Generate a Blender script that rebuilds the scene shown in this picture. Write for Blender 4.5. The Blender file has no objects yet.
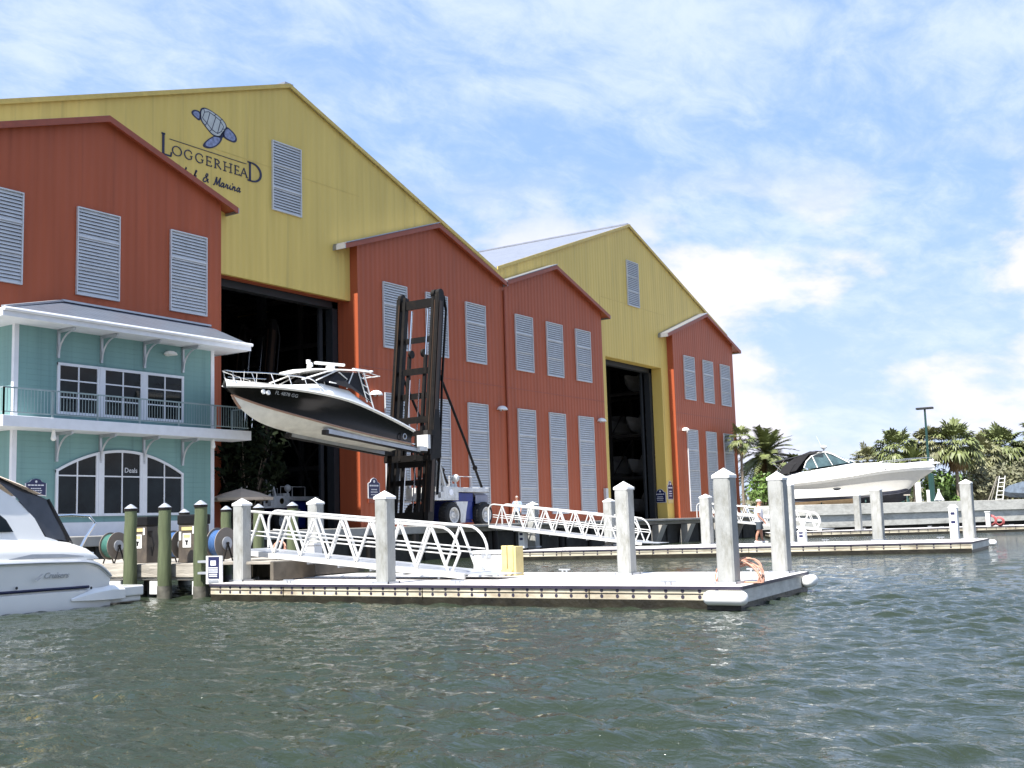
import bpy, math, random
import numpy as np
from mathutils import Vector, Matrix
R = math.radians
random.seed(7)
scene = bpy.context.scene
col = scene.collection
G = 1.32                                  # height of the quay above the water

# ------------------------------------------------------------------ materials
MATS = {}
def nodes_of(name):
    m = bpy.data.materials.new(name); m.use_nodes = True
    nt = m.node_tree
    return m, nt, nt.nodes['Principled BSDF']
def N(nt, typ, **kw):
    n = nt.nodes.new(typ)
    for k, v in kw.items(): setattr(n, k, v)
    return n
def coords(nt, scale=(1,1,1)):
    tc = N(nt, 'ShaderNodeTexCoord'); mp = N(nt, 'ShaderNodeMapping')
    mp.inputs['Scale'].default_value = scale
    nt.links.new(tc.outputs['Object'], mp.inputs['Vector'])
    return mp.outputs['Vector']
def mat(name, c, rough=.55, metal=0., var=.12, vscale=3., bump=0., bscale=30., dirt=None, dscale=1.2, damt=.5, stretch=(1,1,1), spec=.5, coat=0.):
    """Principled surface whose colour wanders with noise, optional stains of another colour and a fine bump."""
    if name in MATS: return MATS[name]
    m, nt, p = nodes_of(name)
    v = coords(nt, stretch)
    nz = N(nt, 'ShaderNodeTexNoise'); nz.inputs['Scale'].default_value = vscale; nz.inputs['Detail'].default_value = 5
    nt.links.new(v, nz.inputs['Vector'])
    rp = N(nt, 'ShaderNodeMapRange'); rp.inputs['From Min'].default_value=.3; rp.inputs['From Max'].default_value=.7
    rp.inputs['To Min'].default_value = 1-var; rp.inputs['To Max'].default_value = 1+var
    nt.links.new(nz.outputs['Fac'], rp.inputs['Value'])
    mx = N(nt, 'ShaderNodeMix', data_type='RGBA', blend_type='MULTIPLY'); mx.inputs['Factor'].default_value = 1
    mx.inputs['A'].default_value = (*c, 1); nt.links.new(rp.outputs['Result'], mx.inputs['B'])
    out = mx.outputs['Result']
    if dirt:
        n2 = N(nt, 'ShaderNodeTexNoise'); n2.inputs['Scale'].default_value = dscale; n2.inputs['Detail'].default_value = 8; n2.inputs['Roughness'].default_value=.7
        nt.links.new(v, n2.inputs['Vector'])
        r2 = N(nt, 'ShaderNodeMapRange'); r2.inputs['From Min'].default_value=.48; r2.inputs['From Max'].default_value=.72; r2.inputs['To Max'].default_value=damt
        nt.links.new(n2.outputs['Fac'], r2.inputs['Value'])
        m2 = N(nt, 'ShaderNodeMix', data_type='RGBA'); nt.links.new(r2.outputs['Result'], m2.inputs['Factor'])
        nt.links.new(out, m2.inputs['A']); m2.inputs['B'].default_value = (*dirt, 1); out = m2.outputs['Result']
    nt.links.new(out, p.inputs['Base Color'])
    p.inputs['Roughness'].default_value = rough; p.inputs['Metallic'].default_value = metal
    p.inputs['Specular IOR Level'].default_value = spec; p.inputs['Coat Weight'].default_value = coat
    if bump:
        n3 = N(nt, 'ShaderNodeTexNoise'); n3.inputs['Scale'].default_value = bscale; n3.inputs['Detail'].default_value = 6
        nt.links.new(v, n3.inputs['Vector'])
        b = N(nt, 'ShaderNodeBump'); b.inputs['Strength'].default_value = bump; b.inputs['Distance'].default_value=.02
        nt.links.new(n3.outputs['Fac'], b.inputs['Height']); nt.links.new(b.outputs['Normal'], p.inputs['Normal'])
    MATS[name] = m
    return m
def mat_ribbed(name, c, axis='X', period=.3, depth=.03, rough=.45, metal=0., var=.05, profile='SIN', strength=.7, streak=.03):
    """Profiled sheet: ribs (or lapped boards) along one object axis, long faint streaks down the sheet."""
    m, nt, p = nodes_of(name)
    tc = N(nt, 'ShaderNodeTexCoord')
    wv = N(nt, 'ShaderNodeTexWave', wave_type='BANDS', bands_direction=axis, wave_profile=profile)
    wv.inputs['Scale'].default_value = (math.pi*2/period)/20 if profile != 'SAW' else (math.pi*2/period)/20
    wv.inputs['Distortion'].default_value = 0
    nt.links.new(tc.outputs['Object'], wv.inputs['Vector'])
    b = N(nt, 'ShaderNodeBump'); b.inputs['Strength'].default_value = strength; b.inputs['Distance'].default_value = depth
    nt.links.new(wv.outputs['Fac'], b.inputs['Height']); nt.links.new(b.outputs['Normal'], p.inputs['Normal'])
    mp = N(nt, 'ShaderNodeMapping'); mp.inputs['Scale'].default_value = (1.3, 1.3, .12); nt.links.new(tc.outputs['Object'], mp.inputs['Vector'])
    nz = N(nt, 'ShaderNodeTexNoise'); nz.inputs['Scale'].default_value = 1.0; nz.inputs['Detail'].default_value = 6
    nt.links.new(mp.outputs['Vector'], nz.inputs['Vector'])
    rp = N(nt, 'ShaderNodeMapRange'); rp.inputs['From Min'].default_value=.3; rp.inputs['From Max'].default_value=.7
    rp.inputs['To Min'].default_value = 1-var-streak; rp.inputs['To Max'].default_value = 1+var+streak
    nt.links.new(nz.outputs['Fac'], rp.inputs['Value'])
    mx = N(nt, 'ShaderNodeMix', data_type='RGBA', blend_type='MULTIPLY'); mx.inputs['Factor'].default_value = 1
    mx.inputs['A'].default_value = (*c, 1); nt.links.new(rp.outputs['Result'], mx.inputs['B'])
    # weathering: thin runs of grime down the sheets and a few large faded patches
    mp2 = N(nt, 'ShaderNodeMapping'); mp2.inputs['Scale'].default_value = (3.2, 3.2, .09); nt.links.new(tc.outputs['Object'], mp2.inputs['Vector'])
    n2 = N(nt, 'ShaderNodeTexNoise'); n2.inputs['Scale'].default_value = 1.0; n2.inputs['Detail'].default_value = 4; nt.links.new(mp2.outputs['Vector'], n2.inputs['Vector'])
    n3 = N(nt, 'ShaderNodeTexNoise'); n3.inputs['Scale'].default_value = .16; n3.inputs['Detail'].default_value = 5; nt.links.new(tc.outputs['Object'], n3.inputs['Vector'])
    r2 = N(nt, 'ShaderNodeMapRange'); r2.inputs['From Min'].default_value=.56; r2.inputs['From Max'].default_value=.78; r2.inputs['To Max'].default_value=.5
    nt.links.new(n2.outputs['Fac'], r2.inputs['Value'])
    m2 = N(nt, 'ShaderNodeMix', data_type='RGBA'); nt.links.new(r2.outputs['Result'], m2.inputs['Factor']); nt.links.new(mx.outputs['Result'], m2.inputs['A']); m2.inputs['B'].default_value = (c[0]*.55, c[1]*.55+.01, c[2]*.6+.01, 1)
    r3 = N(nt, 'ShaderNodeMapRange'); r3.inputs['From Min'].default_value=.5; r3.inputs['From Max'].default_value=.75; r3.inputs['To Max'].default_value=.28
    nt.links.new(n3.outputs['Fac'], r3.inputs['Value'])
    m3 = N(nt, 'ShaderNodeMix', data_type='RGBA'); nt.links.new(r3.outputs['Result'], m3.inputs['Factor']); nt.links.new(m2.outputs['Result'], m3.inputs['A']); m3.inputs['B'].default_value = (c[0]*.95+.03, c[1]*.95+.03, c[2]*.95+.025, 1)
    nt.links.new(m3.outputs['Result'], p.inputs['Base Color'])
    p.inputs['Roughness'].default_value = rough; p.inputs['Metallic'].default_value = metal; p.inputs['Specular IOR Level'].default_value = .2
    MATS[name] = m
    return m
M_YEL = mat_ribbed('yellow_siding', (.65,.48,.135), 'X', .40, .02)
M_RED = mat_ribbed('red_siding', (.365,.088,.038), 'X', .40, .02)
M_TEAL = mat_ribbed('teal_lap_boards', (.175,.31,.305), 'Z', .2, .03, rough=.6, profile='SAW', strength=.9)
M_ROOF = mat_ribbed('galvanised_roof', (.33,.34,.37), 'X', .4, .04, rough=.38, metal=.6)
M_OROOF = mat_ribbed('office_roof_sheet', (.17,.20,.25), 'X', .4, .05, rough=.4, metal=.5)
M_REDTRIM = mat('red_trim', (.28,.058,.023), .45)
M_YELTRIM = mat('yellow_trim', (.58,.42,.10), .45)
M_WHITE = mat('white_paint', (.78,.78,.76), .45, var=.05)
M_WTRIM = mat('white_trim', (.66,.68,.72), .5, var=.05)
M_LOUV = mat('louver_aluminium', (.56,.57,.58), .5, metal=.1, var=.07, vscale=1.5)
M_GALV = mat('galvanised_steel', (.45,.47,.5), .42, metal=.5, var=.1)
M_ALU = mat('gangway_aluminium', (.60,.60,.58), .4, metal=.1, var=.06, vscale=6)
M_STEEL = mat('stainless', (.8,.8,.8), .18, metal=1., var=.03)
M_GLASS = mat('dark_glass', (.007,.010,.011), .04, var=.7, vscale=1.3, spec=.22)  # tone noise in the colour stands in for varied reflections
M_BLACK = mat('black_steel', (.005,.0045,.0045), .55, var=.2, dirt=(.03,.02,.014), damt=.45, spec=.3, vscale=6, dscale=2.5)
M_BROWN = mat('brown_mast_steel', (.035,.017,.008), .5, var=.3, dirt=(.02,.014,.01), damt=.7, dscale=1.4, stretch=(1,1,.25))
M_DKWOOD = mat('shaded_timber', (.10,.085,.065), .85, var=.3, bump=.4, stretch=(1,4,1))  # pier timber again, with the shade of its end faces put into the colour
M_STORED = mat('dimmed_stored_hull', (.22,.22,.22), .5)  # white hulls greyed in the colour to look dim indoors
M_RACK = mat('darkened_rack_steel', (.025,.022,.02), .7)  # steel darkened in the colour so the racks sink into the dark doorway
M_RAIL = mat('dull_balcony_rail', (.26,.33,.34), .5, metal=.2)
M_DARK = mat('dark_interior_steel', (.015,.018,.022), .6)  # barn interior darkness put into the colour; also plain dark fittings
M_RUB = mat('rubber', (.012,.012,.013), .75, var=.25, bump=.2, dirt=(.06,.055,.05), damt=.35)
M_LIFTW = mat('forklift_white', (.70,.70,.69), .45, var=.08, dirt=(.30,.27,.23), damt=.65, dscale=2.2, stretch=(1,1,.6))
M_BLUE = mat('blue_paint', (.012,.028,.19), .3, var=.1, dirt=(.03,.03,.05), damt=.35)
M_SIGNB = mat('sign_blue', (.014,.018,.075), .4)
M_NAVY = mat('navy_lettering', (.010,.012,.05), .5)
M_SHELL = mat('shell_grey', (.46,.48,.46), .5, var=.1)
M_FLIP = mat('flipper_blue_grey', (.20,.23,.36), .5, var=.5, vscale=6)
M_CONC = mat('pile_concrete', (.33,.335,.32), .8, var=.12, bump=.35, bscale=25, dirt=(.17,.165,.13), dscale=2.6, damt=.8, stretch=(2,2,.7))
M_DECK = mat('dock_deck_concrete', (.62,.59,.56), .85, var=.1, bump=.25, bscale=40, dirt=(.30,.28,.25), dscale=.9, damt=.6)
M_WALER = mat('dock_side_waler', (.55,.50,.38), .7, var=.25, bump=.3, bscale=14, dirt=(.16,.10,.05), dscale=1.8, damt=.85, stretch=(1,.35,1), vscale=2)
M_RUBRAIL = mat('dock_rubrail', (.035,.03,.05), .5, var=.2)
M_WET = mat('wet_growth', (.02,.017,.01), .35, var=.5, bump=.6, bscale=12)
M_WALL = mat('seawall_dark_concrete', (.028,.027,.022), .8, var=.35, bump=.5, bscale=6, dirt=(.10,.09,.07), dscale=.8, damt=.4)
M_CAP = mat('cap_concrete', (.36,.34,.30), .85, var=.1, bump=.3, dirt=(.28,.26,.21), damt=.6, dscale=.7)
M_RWALL = mat('weathered_bulkhead_concrete', (.56,.55,.50), .85, var=.12, bump=.4, bscale=8, dirt=(.20,.19,.16), dscale=.5, damt=.75, stretch=(1,1,2.5))
M_APRON = mat('quay_paving', (.32,.31,.28), .9, var=.12, vscale=.4, bump=.2, bscale=8, dirt=(.2,.19,.17), dscale=.2, damt=.6)
M_WOOD = mat('grey_weathered_timber', (.36,.33,.28), .85, var=.3, vscale=3, bump=.5, bscale=12, stretch=(4,.4,4), dirt=(.09,.075,.06), damt=.6, dscale=1)
M_PILE = mat('treated_green_piling', (.085,.105,.05), .8, var=.3, bump=.5, bscale=10, stretch=(3,3,.35), dirt=(.035,.04,.022), damt=.7, dscale=1.5)
M_PILEWET = mat('piling_wet_foot', (.10,.095,.075), .6, var=.5, bump=.6, bscale=14)
M_GEL = mat('white_gelcoat', (.82,.82,.80), .16, var=.02, coat=.5)
M_GELB = mat('cream_gelcoat', (.56,.545,.50), .2, var=.04, coat=.4)
M_HULLBLK = mat('black_gelcoat', (.006,.005,.005), .16, var=.2, spec=.3)
M_BOTTOM = mat('white_bottom_paint', (.72,.70,.63), .55, var=.1, dirt=(.35,.32,.24), damt=.5, dscale=.8)
M_DKBOT = mat('dark_bottom_paint', (.02,.022,.035), .6, var=.3)
M_TANBOT = mat('tan_bottom_paint', (.42,.30,.19), .7, var=.15)
M_TANSTR = mat('tan_boot_stripe', (.36,.21,.14), .35, var=.05)
M_CANVAS = mat('black_canvas', (.012,.012,.015), .85, var=.2, bump=.3, bscale=6)
M_BEIGE = mat('beige_canvas', (.62,.52,.42), .85, var=.08, bump=.3, bscale=5)
M_VINYL = mat('smoked_vinyl', (.05,.05,.055), .12, var=.35, vscale=2.2)
M_YELBOX = mat('yellow_box_paint', (.60,.49,.22), .5, var=.15, dirt=(.4,.3,.12), damt=.5)
M_ORANGE = mat('orange_hose', (.50,.27,.19), .6, var=.1)
M_REDHOSE = mat('red_hose', (.42,.10,.10), .6)
M_BLUEHOSE = mat('blue_hose', (.05,.12,.28), .5)
M_GRNHOSE = mat('green_hose', (.05,.15,.12), .5)
M_PUMP = mat('pump_brown', (.075,.062,.05), .5, var=.2, dirt=(.16,.13,.09), damt=.5, dscale=4)
M_REEL = mat('reel_drum', (.2,.17,.14), .6, var=.25, dirt=(.1,.07,.05), damt=.5, dscale=6)
M_SKIN = mat('skin', (.42,.21,.14), .55, var=.08)
M_HAIR = mat('grey_hair', (.45,.42,.38), .8)
M_TEE = mat('white_tee', (.8,.78,.8), .9, var=.05)
M_BTEE = mat('pale_blue_shirt', (.35,.45,.62), .9)
M_SHORTS = mat('dark_shorts', (.05,.065,.08), .9)
M_LEAF = mat('palm_leaf', (.14,.165,.06), .5, var=.45, vscale=1.1, spec=.4)
M_LEAF2 = mat('palm_leaf_olive', (.17,.17,.08), .55, var=.45, vscale=.9)
M_DEAD = mat('dead_frond', (.22,.15,.07), .8, var=.35, vscale=2)
M_BUSH = mat('bush_leaf', (.10,.17,.035), .5, var=.45, vscale=1.2)
M_OLIVE = mat('scrub_leaf', (.15,.15,.085), .7, var=.4, vscale=.6)
M_DKLEAF = mat('shade_darkened_leaf', (.014,.02,.01), .8, var=.5, spec=.05)  # leaf green darkened in the colour to stand for deep shade
M_TRUNK = mat('palm_trunk', (.20,.165,.13), .9, var=.3, bump=.6, bscale=9, stretch=(1,1,3))
M_LAMPG = mat('dark_green_post', (.012,.05,.045), .5)

# ------------------------------------------------------------------ mesh builder
def origin_of(o):
    v = Vector((0,0,0))
    while o is not None: v += o.location; o = o.parent
    return v
SPLIT=set('fender_pile cleat white_skirt_board brace cab_post side_vent quarter_moulding end_board inner_mast upright shelf_beam lift_cylinder chain_sheave tilt_strut cross_member buttress bearing_pile corner_board soffit_lamp porthole mid_rail foot_roller wheel hardtop_frame windshield_frame canopy_pole vent side_panel waterline_band rub_rail boot_stripe lower_moulding hull_stripe side_window clear_curtain through_hull hand_rail white_step_panel hydraulic_hose chrome_rod curtain whip_antenna post white_panel flipper portal_frame mullion door_track stern_rail price_panel prop aft_seat axle trailer'.split())
class MB:
    OFF=(0,0,0)
    def __init__(s): s.v=[]; s.f=[]; s.m=[]
    def add(s, vs, fs, mi=0):
        b=len(s.v); s.v += [tuple(map(float,p)) for p in vs]; s.f += [tuple(i+b for i in f) for f in fs]; s.m += [mi]*len(fs); return s
    def box(s, x0,x1,y0,y1,z0,z1, mi=0):
        vs=[(x,y,z) for z in (z0,z1) for y in (y0,y1) for x in (x0,x1)]
        return s.add(vs, [(0,2,3,1),(4,5,7,6),(0,1,5,4),(2,6,7,3),(0,4,6,2),(1,3,7,5)], mi)
    def bar(s, a, b, w, h=None, up=(0,0,1), mi=0):
        """rectangular bar from a to b, w wide, h deep"""
        a=Vector(a); b=Vector(b); h=h or w; d=(b-a).normalized(); u=Vector(up)
        if abs(d.dot(u))>.99: u=Vector((1,0,0))
        r=d.cross(u).normalized()*(w/2); t=r.cross(d).normalized()*(h/2)
        vs=[a-r-t,a+r-t,a+r+t,a-r+t,b-r-t,b+r-t,b+r+t,b-r+t]
        return s.add(vs,[(3,2,1,0),(4,5,6,7),(0,1,5,4),(1,2,6,5),(2,3,7,6),(3,0,4,7)],mi)
    def tube(s, pts, r, n=8, mi=0, caps=True):
        pts=[Vector(p) for p in pts]; k=len(pts); rs=r if isinstance(r,(list,tuple)) else [r]*k
        rings=[]; ref=None
        for i,p in enumerate(pts):
            d=(pts[min(i+1,k-1)]-pts[max(i-1,0)]).normalized()
            if ref is None:
                ref=Vector((0,0,1)) if abs(d.z)<.9 else Vector((1,0,0))
            a=d.cross(ref).normalized(); b=a.cross(d).normalized(); ref=b
            rings.append([p+(a*math.cos(t)+b*math.sin(t))*rs[i] for t in (2*math.pi*j/n for j in range(n))])
        return s.loft(rings, True, caps, mi)
    def loft(s, rings, closed=True, caps=False, mi=0):
        b=len(s.v); n=len(rings[0])
        vs=[p for r in rings for p in r]; fs=[]
        for i in range(len(rings)-1):
            for j in range(n if closed else n-1):
                k=(j+1)%n; fs.append((i*n+j, i*n+k, (i+1)*n+k, (i+1)*n+j))
        if caps: fs.append(tuple(reversed(range(n)))); fs.append(tuple((len(rings)-1)*n+j for j in range(n)))
        return s.add(vs,fs,mi)
    def prism(s, poly, a0, a1, axis='y', mi=0):
        """polygon extruded along an axis; poly is (x,z) for y, (y,z) for x, (x,y) for z"""
        f={'y':lambda p,a:(p[0],a,p[1]),'x':lambda p,a:(a,p[0],p[1]),'z':lambda p,a:(p[0],p[1],a)}[axis]
        n=len(poly); vs=[f(p,a0) for p in poly]+[f(p,a1) for p in poly]
        fs=[tuple(range(n)), tuple(reversed(range(n,2*n)))]+[(i,i+n,(i+1)%n+n,(i+1)%n) for i in range(n)]
        return s.add(vs,fs,mi)
    def disc(s, c, axis, r, t, n=20, mi=0):
        c=Vector(c); a=Vector(axis).normalized()
        return s.tube([c-a*t/2, c+a*t/2], r, n, mi)
    def ball(s, c, r, nu=12, nv=8, sc=(1,1,1), zmin=-1, mi=0):
        rings=[]
        for i in range(nv+1):
            ph=-math.pi/2+math.pi*i/nv; z=max(math.sin(ph),zmin)
            rr=math.cos(ph) if math.sin(ph)>=zmin else math.sqrt(max(0,1-zmin*zmin))
            rings.append([(c[0]+r*sc[0]*rr*math.cos(2*math.pi*j/nu), c[1]+r*sc[1]*rr*math.sin(2*math.pi*j/nu), c[2]+r*sc[2]*z) for j in range(nu)])
        return s.loft(rings, True, False, mi)
    def torus(s, c, axis, Rr, r, n=24, k=8, mi=0, a0=0, a1=2*math.pi):
        c=Vector(c); a=Vector(axis).normalized(); u=a.orthogonal().normalized(); w=a.cross(u)
        return s.tube([c+(u*math.cos(t)+w*math.sin(t))*Rr for t in (a0+(a1-a0)*i/n for i in range(n+1))], r, k, mi)
    def pieces(s):
        """split into the pieces that do not touch one another"""
        n=len(s.v); p=list(range(n))
        def fd(i):
            while p[i]!=i: p[i]=p[p[i]]; i=p[i]
            return i
        for f in s.f:
            for i in f[1:]: p[fd(i)]=fd(f[0])
        isl={}
        for i in range(n): isl.setdefault(fd(i),[]).append(i)
        bb=[[k,[min(s.v[i][a] for i in L)-.004 for a in range(3)],[max(s.v[i][a] for i in L)+.004 for a in range(3)]] for k,L in isl.items()]
        q={k:k for k in isl}
        def g(k):
            while q[k]!=k: k=q[k]
            return k
        for i in range(len(bb)):
            for j in range(i):
                if all(bb[i][1][a]<=bb[j][2][a] and bb[j][1][a]<=bb[i][2][a] for a in range(3)): q[g(bb[i][0])]=g(bb[j][0])
        out={}
        for f,mi in zip(s.f,s.m):
            b,mp=out.setdefault(g(fd(f[0])),(MB(),{}))
            for i in f:
                if i not in mp: mp[i]=len(b.v); b.v.append(s.v[i])
            b.f.append(tuple(mp[i] for i in f)); b.m.append(mi)
        return [b for b,_ in out.values()]
    def build(s, name, m, parent=None, world=True, smooth=False, bevel=0.):
        if name in SPLIT and parent is not None:
            P=s.pieces()
            if len(P)>1:
                for b in P: r=b._build(name,m,parent,world,smooth,bevel)
                return r
        return s._build(name,m,parent,world,smooth,bevel)
    def _build(s, name, m, parent=None, world=True, smooth=False, bevel=0.):
        me=bpy.data.meshes.new(name)
        vs=[(x+MB.OFF[0],y+MB.OFF[1],z+MB.OFF[2]) for x,y,z in s.v] if any(MB.OFF) else s.v
        if parent is not None and world:
            o0=origin_of(parent); vs=[(x-o0.x,y-o0.y,z-o0.z) for x,y,z in vs]
        me.from_pydata(vs,[],s.f)
        for mm in (m if isinstance(m,(list,tuple)) else [m]): me.materials.append(mm)
        me.polygons.foreach_set('material_index', s.m)
        me.polygons.foreach_set('use_smooth',[bool(smooth)]*len(me.polygons))
        me.validate(); me.update()
        import bmesh
        bm=bmesh.new(); bm.from_mesh(me); bmesh.ops.recalc_face_normals(bm,faces=bm.faces); bm.to_mesh(me); bm.free()
        if smooth: me.set_sharp_from_angle(angle=R(38))
        o=bpy.data.objects.new(name,me); col.objects.link(o)
        if parent is not None: o.parent=parent
        if bevel:
            md=o.modifiers.new('Bevel','BEVEL'); md.width=bevel; md.segments=2; md.limit_method='ANGLE'; md.angle_limit=R(40)
        return o
def tag(o, label=None, cat=None, group=None, kind=None):
    if label: o['label']=label
    if cat: o['category']=cat
    if group: o['group']=group
    if kind: o['kind']=kind
    return o
def empty(name, loc, label, cat, group=None, rz=0., ry=0.):
    o=bpy.data.objects.new(name,None); col.objects.link(o); o.location=loc; o.rotation_euler=(0,ry,rz); o.empty_display_size=.2
    return tag(o,label,cat,group)
def kids(o): return [c for c in col.objects if c.parent is o]
def copy_tree(o, parent=None):
    c=o.copy(); col.objects.link(c); c.parent=parent
    for ch in kids(o): copy_tree(ch,c)
    return c
def dup(o, loc, label, rz=None):
    c=copy_tree(o); c.location=loc; c['label']=label
    if rz is not None: c.rotation_euler.z=rz
    return c
def text_mesh(txt, size, name, m, parent, M, extrude=.004, shear=0., spacing=1.):
    """lettering as a mesh: M places the text plane (local x = reading direction, local y = up)"""
    cu=bpy.data.curves.new('t','FONT'); cu.body=txt; cu.size=size; cu.extrude=extrude; cu.shear=shear; cu.align_x='CENTER'; cu.space_character=spacing; cu.resolution_u=3
    t=bpy.data.objects.new('t',cu); col.objects.link(t); bpy.context.view_layer.update()
    me=bpy.data.meshes.new_from_object(t); bpy.data.objects.remove(t); bpy.data.curves.remove(cu)
    me.transform(M); me.name=name; me.materials.clear(); me.materials.append(m)
    o=bpy.data.objects.new(name,me); col.objects.link(o); o.parent=parent
    return o
def frame_M(pos, xdir, ydir):
    x=Vector(xdir).normalized(); y=Vector(ydir).normalized(); z=x.cross(y)
    return Matrix(((x.x,y.x,z.x,pos[0]),(x.y,y.y,z.y,pos[1]),(x.z,y.z,z.z,pos[2]),(0,0,0,1)))
def arc(c, r, a0, a1, n): return [(c[0]+r*math.cos(a0+(a1-a0)*i/n), c[1]+r*math.sin(a0+(a1-a0)*i/n)) for i in range(n+1)]

# ------------------------------------------------------------------ water
def make_water():
    def axis(lo, hi, f0, f1, d0, grow, dmax):   # finest near the quay, coarser outwards
        a=list(np.arange(f0,f1,d0)); x=f1; d=d0
        while x<hi: a.append(x); d=min(d*(1.011 if x<60 else 1.06),dmax); x+=d
        a.append(hi); x=f0; d=d0; b=[]
        while True:
            d=min(d*grow,dmax); x-=d
            if x<=lo: break
            b.append(x)
        b.append(lo); return np.array(b[::-1]+a)
    xs=axis(-260,420,2.0,17.5,.05,1.05,14.); ys=axis(-300,60,-1.0,18.,.05,1.05,14.)
    X,Y=np.meshgrid(xs,ys,indexing='ij')
    dx=np.gradient(xs)[:,None]; dy=np.gradient(ys)[None,:]; cell=np.maximum(dx,dy)
    rng=np.random.RandomState(3); Z=np.zeros_like(X); wind=R(205)
    # slow patches of stronger and weaker chop
    patch=.78+.3*np.sin(X*.21+Y*.13+1)*np.sin(Y*.27-X*.09)+.15*np.sin(X*.5-Y*.4)
    for i in range(170):
        lam=.16*(1.0/.16)**(rng.rand()**1.0); th=wind+rng.randn()*.62; k=2*math.pi/lam
        a=.0112*lam**.92*(.6+.8*rng.rand()); ph=rng.rand()*6.283
        fade=np.clip((lam/cell-2.5)/2.5,0,1)
        t=k*(X*math.cos(th)+Y*math.sin(th))+ph+.6*np.sin(.35*k*(Y*math.cos(th)-X*math.sin(th))+ph*2)
        Z+=a*fade*(np.sin(t)+.22*np.cos(2*t))
    Z*=patch*.44
    n,m=X.shape
    me=bpy.data.meshes.new('water'); V=np.stack([X,Y,Z],-1).reshape(-1,3).astype(np.float32)
    i=np.arange(n*m).reshape(n,m); F=np.stack([i[:-1,:-1],i[1:,:-1],i[1:,1:],i[:-1,1:]],-1).reshape(-1,4).astype(np.int32)
    me.vertices.add(len(V)); me.vertices.foreach_set('co',V.ravel())
    me.loops.add(F.size); me.loops.foreach_set('vertex_index',F.ravel())
    me.polygons.add(len(F)); me.polygons.foreach_set('loop_start',np.arange(0,F.size,4,dtype=np.int32)); me.polygons.foreach_set('loop_total',np.full(len(F),4,np.int32))
    me.polygons.foreach_set('use_smooth',np.ones(len(F),bool)); me.update(calc_edges=True)
    mt,nt,p=nodes_of('harbour_water')
    p.inputs['Base Color'].default_value=(.022,.031,.019,1); p.inputs['Roughness'].default_value=.045; p.inputs['IOR'].default_value=1.33
    tc=N(nt,'ShaderNodeTexCoord')
    mp=N(nt,'ShaderNodeMapping'); mp.inputs['Rotation'].default_value=(0,0,R(25)); mp.inputs['Scale'].default_value=(1,.55,1); nt.links.new(tc.outputs['Object'],mp.inputs['Vector'])
    n1=N(nt,'ShaderNodeTexNoise'); n1.inputs['Scale'].default_value=3.6; n1.inputs['Detail'].default_value=6; n1.inputs['Roughness'].default_value=.6; n1.inputs['Distortion'].default_value=.5
    nt.links.new(mp.outputs['Vector'],n1.inputs['Vector'])
    n2=N(nt,'ShaderNodeTexNoise'); n2.inputs['Scale'].default_value=9; n2.inputs['Detail'].default_value=4; n2.inputs['Distortion'].default_value=.6
    nt.links.new(mp.outputs['Vector'],n2.inputs['Vector'])
    b1=N(nt,'ShaderNodeBump'); b1.inputs['Strength'].default_value=1.; b1.inputs['Distance'].default_value=.065; nt.links.new(n1.outputs['Fac'],b1.inputs['Height'])
    b2=N(nt,'ShaderNodeBump'); b2.inputs['Strength'].default_value=1.; b2.inputs['Distance'].default_value=.032; nt.links.new(n2.outputs['Fac'],b2.inputs['Height']); nt.links.new(b1.outputs['Normal'],b2.inputs['Normal'])
    nt.links.new(b2.outputs['Normal'],p.inputs['Normal'])
    me.materials.append(mt)
    o=bpy.data.objects.new('water',me); col.objects.link(o); tag(o,'dark green choppy harbour water','water',kind='structure')
make_water()

# ------------------------------------------------------------------ ground, seawalls
SHORE=[(-260,31.3),(78.3,31.3),(81.6,28.6),(101.8,17.0),(160,-16),(330,-112)]
b=MB(); far=[(900,-330),(900,1200),(-900,1200),(-900,31.3)]
poly=SHORE+far
b.add([(x,y,G) for x,y in poly],[tuple(range(len(poly)))])
tag(b.build('ground',M_APRON),'pale paved quay and yard around the boat barns','ground',kind='structure')

CZ=1.45
sw=empty('seawall',(28,31,0),'dark concrete seawall with a pale cap in front of the boat barns','seawall')
b=MB(); b.box(-60,78.4,31.0,31.6,-1,CZ-.32)
for x in np.arange(-20,78,2.4): b.box(x,x+.5,30.9,31.1,-1,CZ-.34)
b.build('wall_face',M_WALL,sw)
MB().box(-60,78.5,30.78,31.75,CZ-.32,CZ+.02).build('cap',M_CAP,sw,bevel=.03)
b=MB()
for x in (57.5,61.6,65.6,69.6,73.6):
    b.add([(x,30.7,CZ-.34),(x+.7,30.7,CZ-.34),(x+.7,30.95,-.3),(x,30.95,-.3),(x,30.05,CZ-.34),(x+.7,30.05,CZ-.34),(x+.7,30.75,-.3),(x,30.75,-.3)],[(0,1,2,3),(4,7,6,5),(0,4,5,1),(3,2,6,7),(0,3,7,4),(1,5,6,2)])
b.build('buttress',M_CAP,sw)
b=MB()
for x in np.arange(30,57,3.0): b.tube([(x,30.62,-.4),(x,30.62,CZ-.3)],.14,8)
b.build('fender_pile',M_BLACK,sw)
b=MB(); b.box(40,78,30.3,30.75,CZ-.10,CZ+.02); b.build('cap_ledge',M_CAP,sw,bevel=.02)

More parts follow.
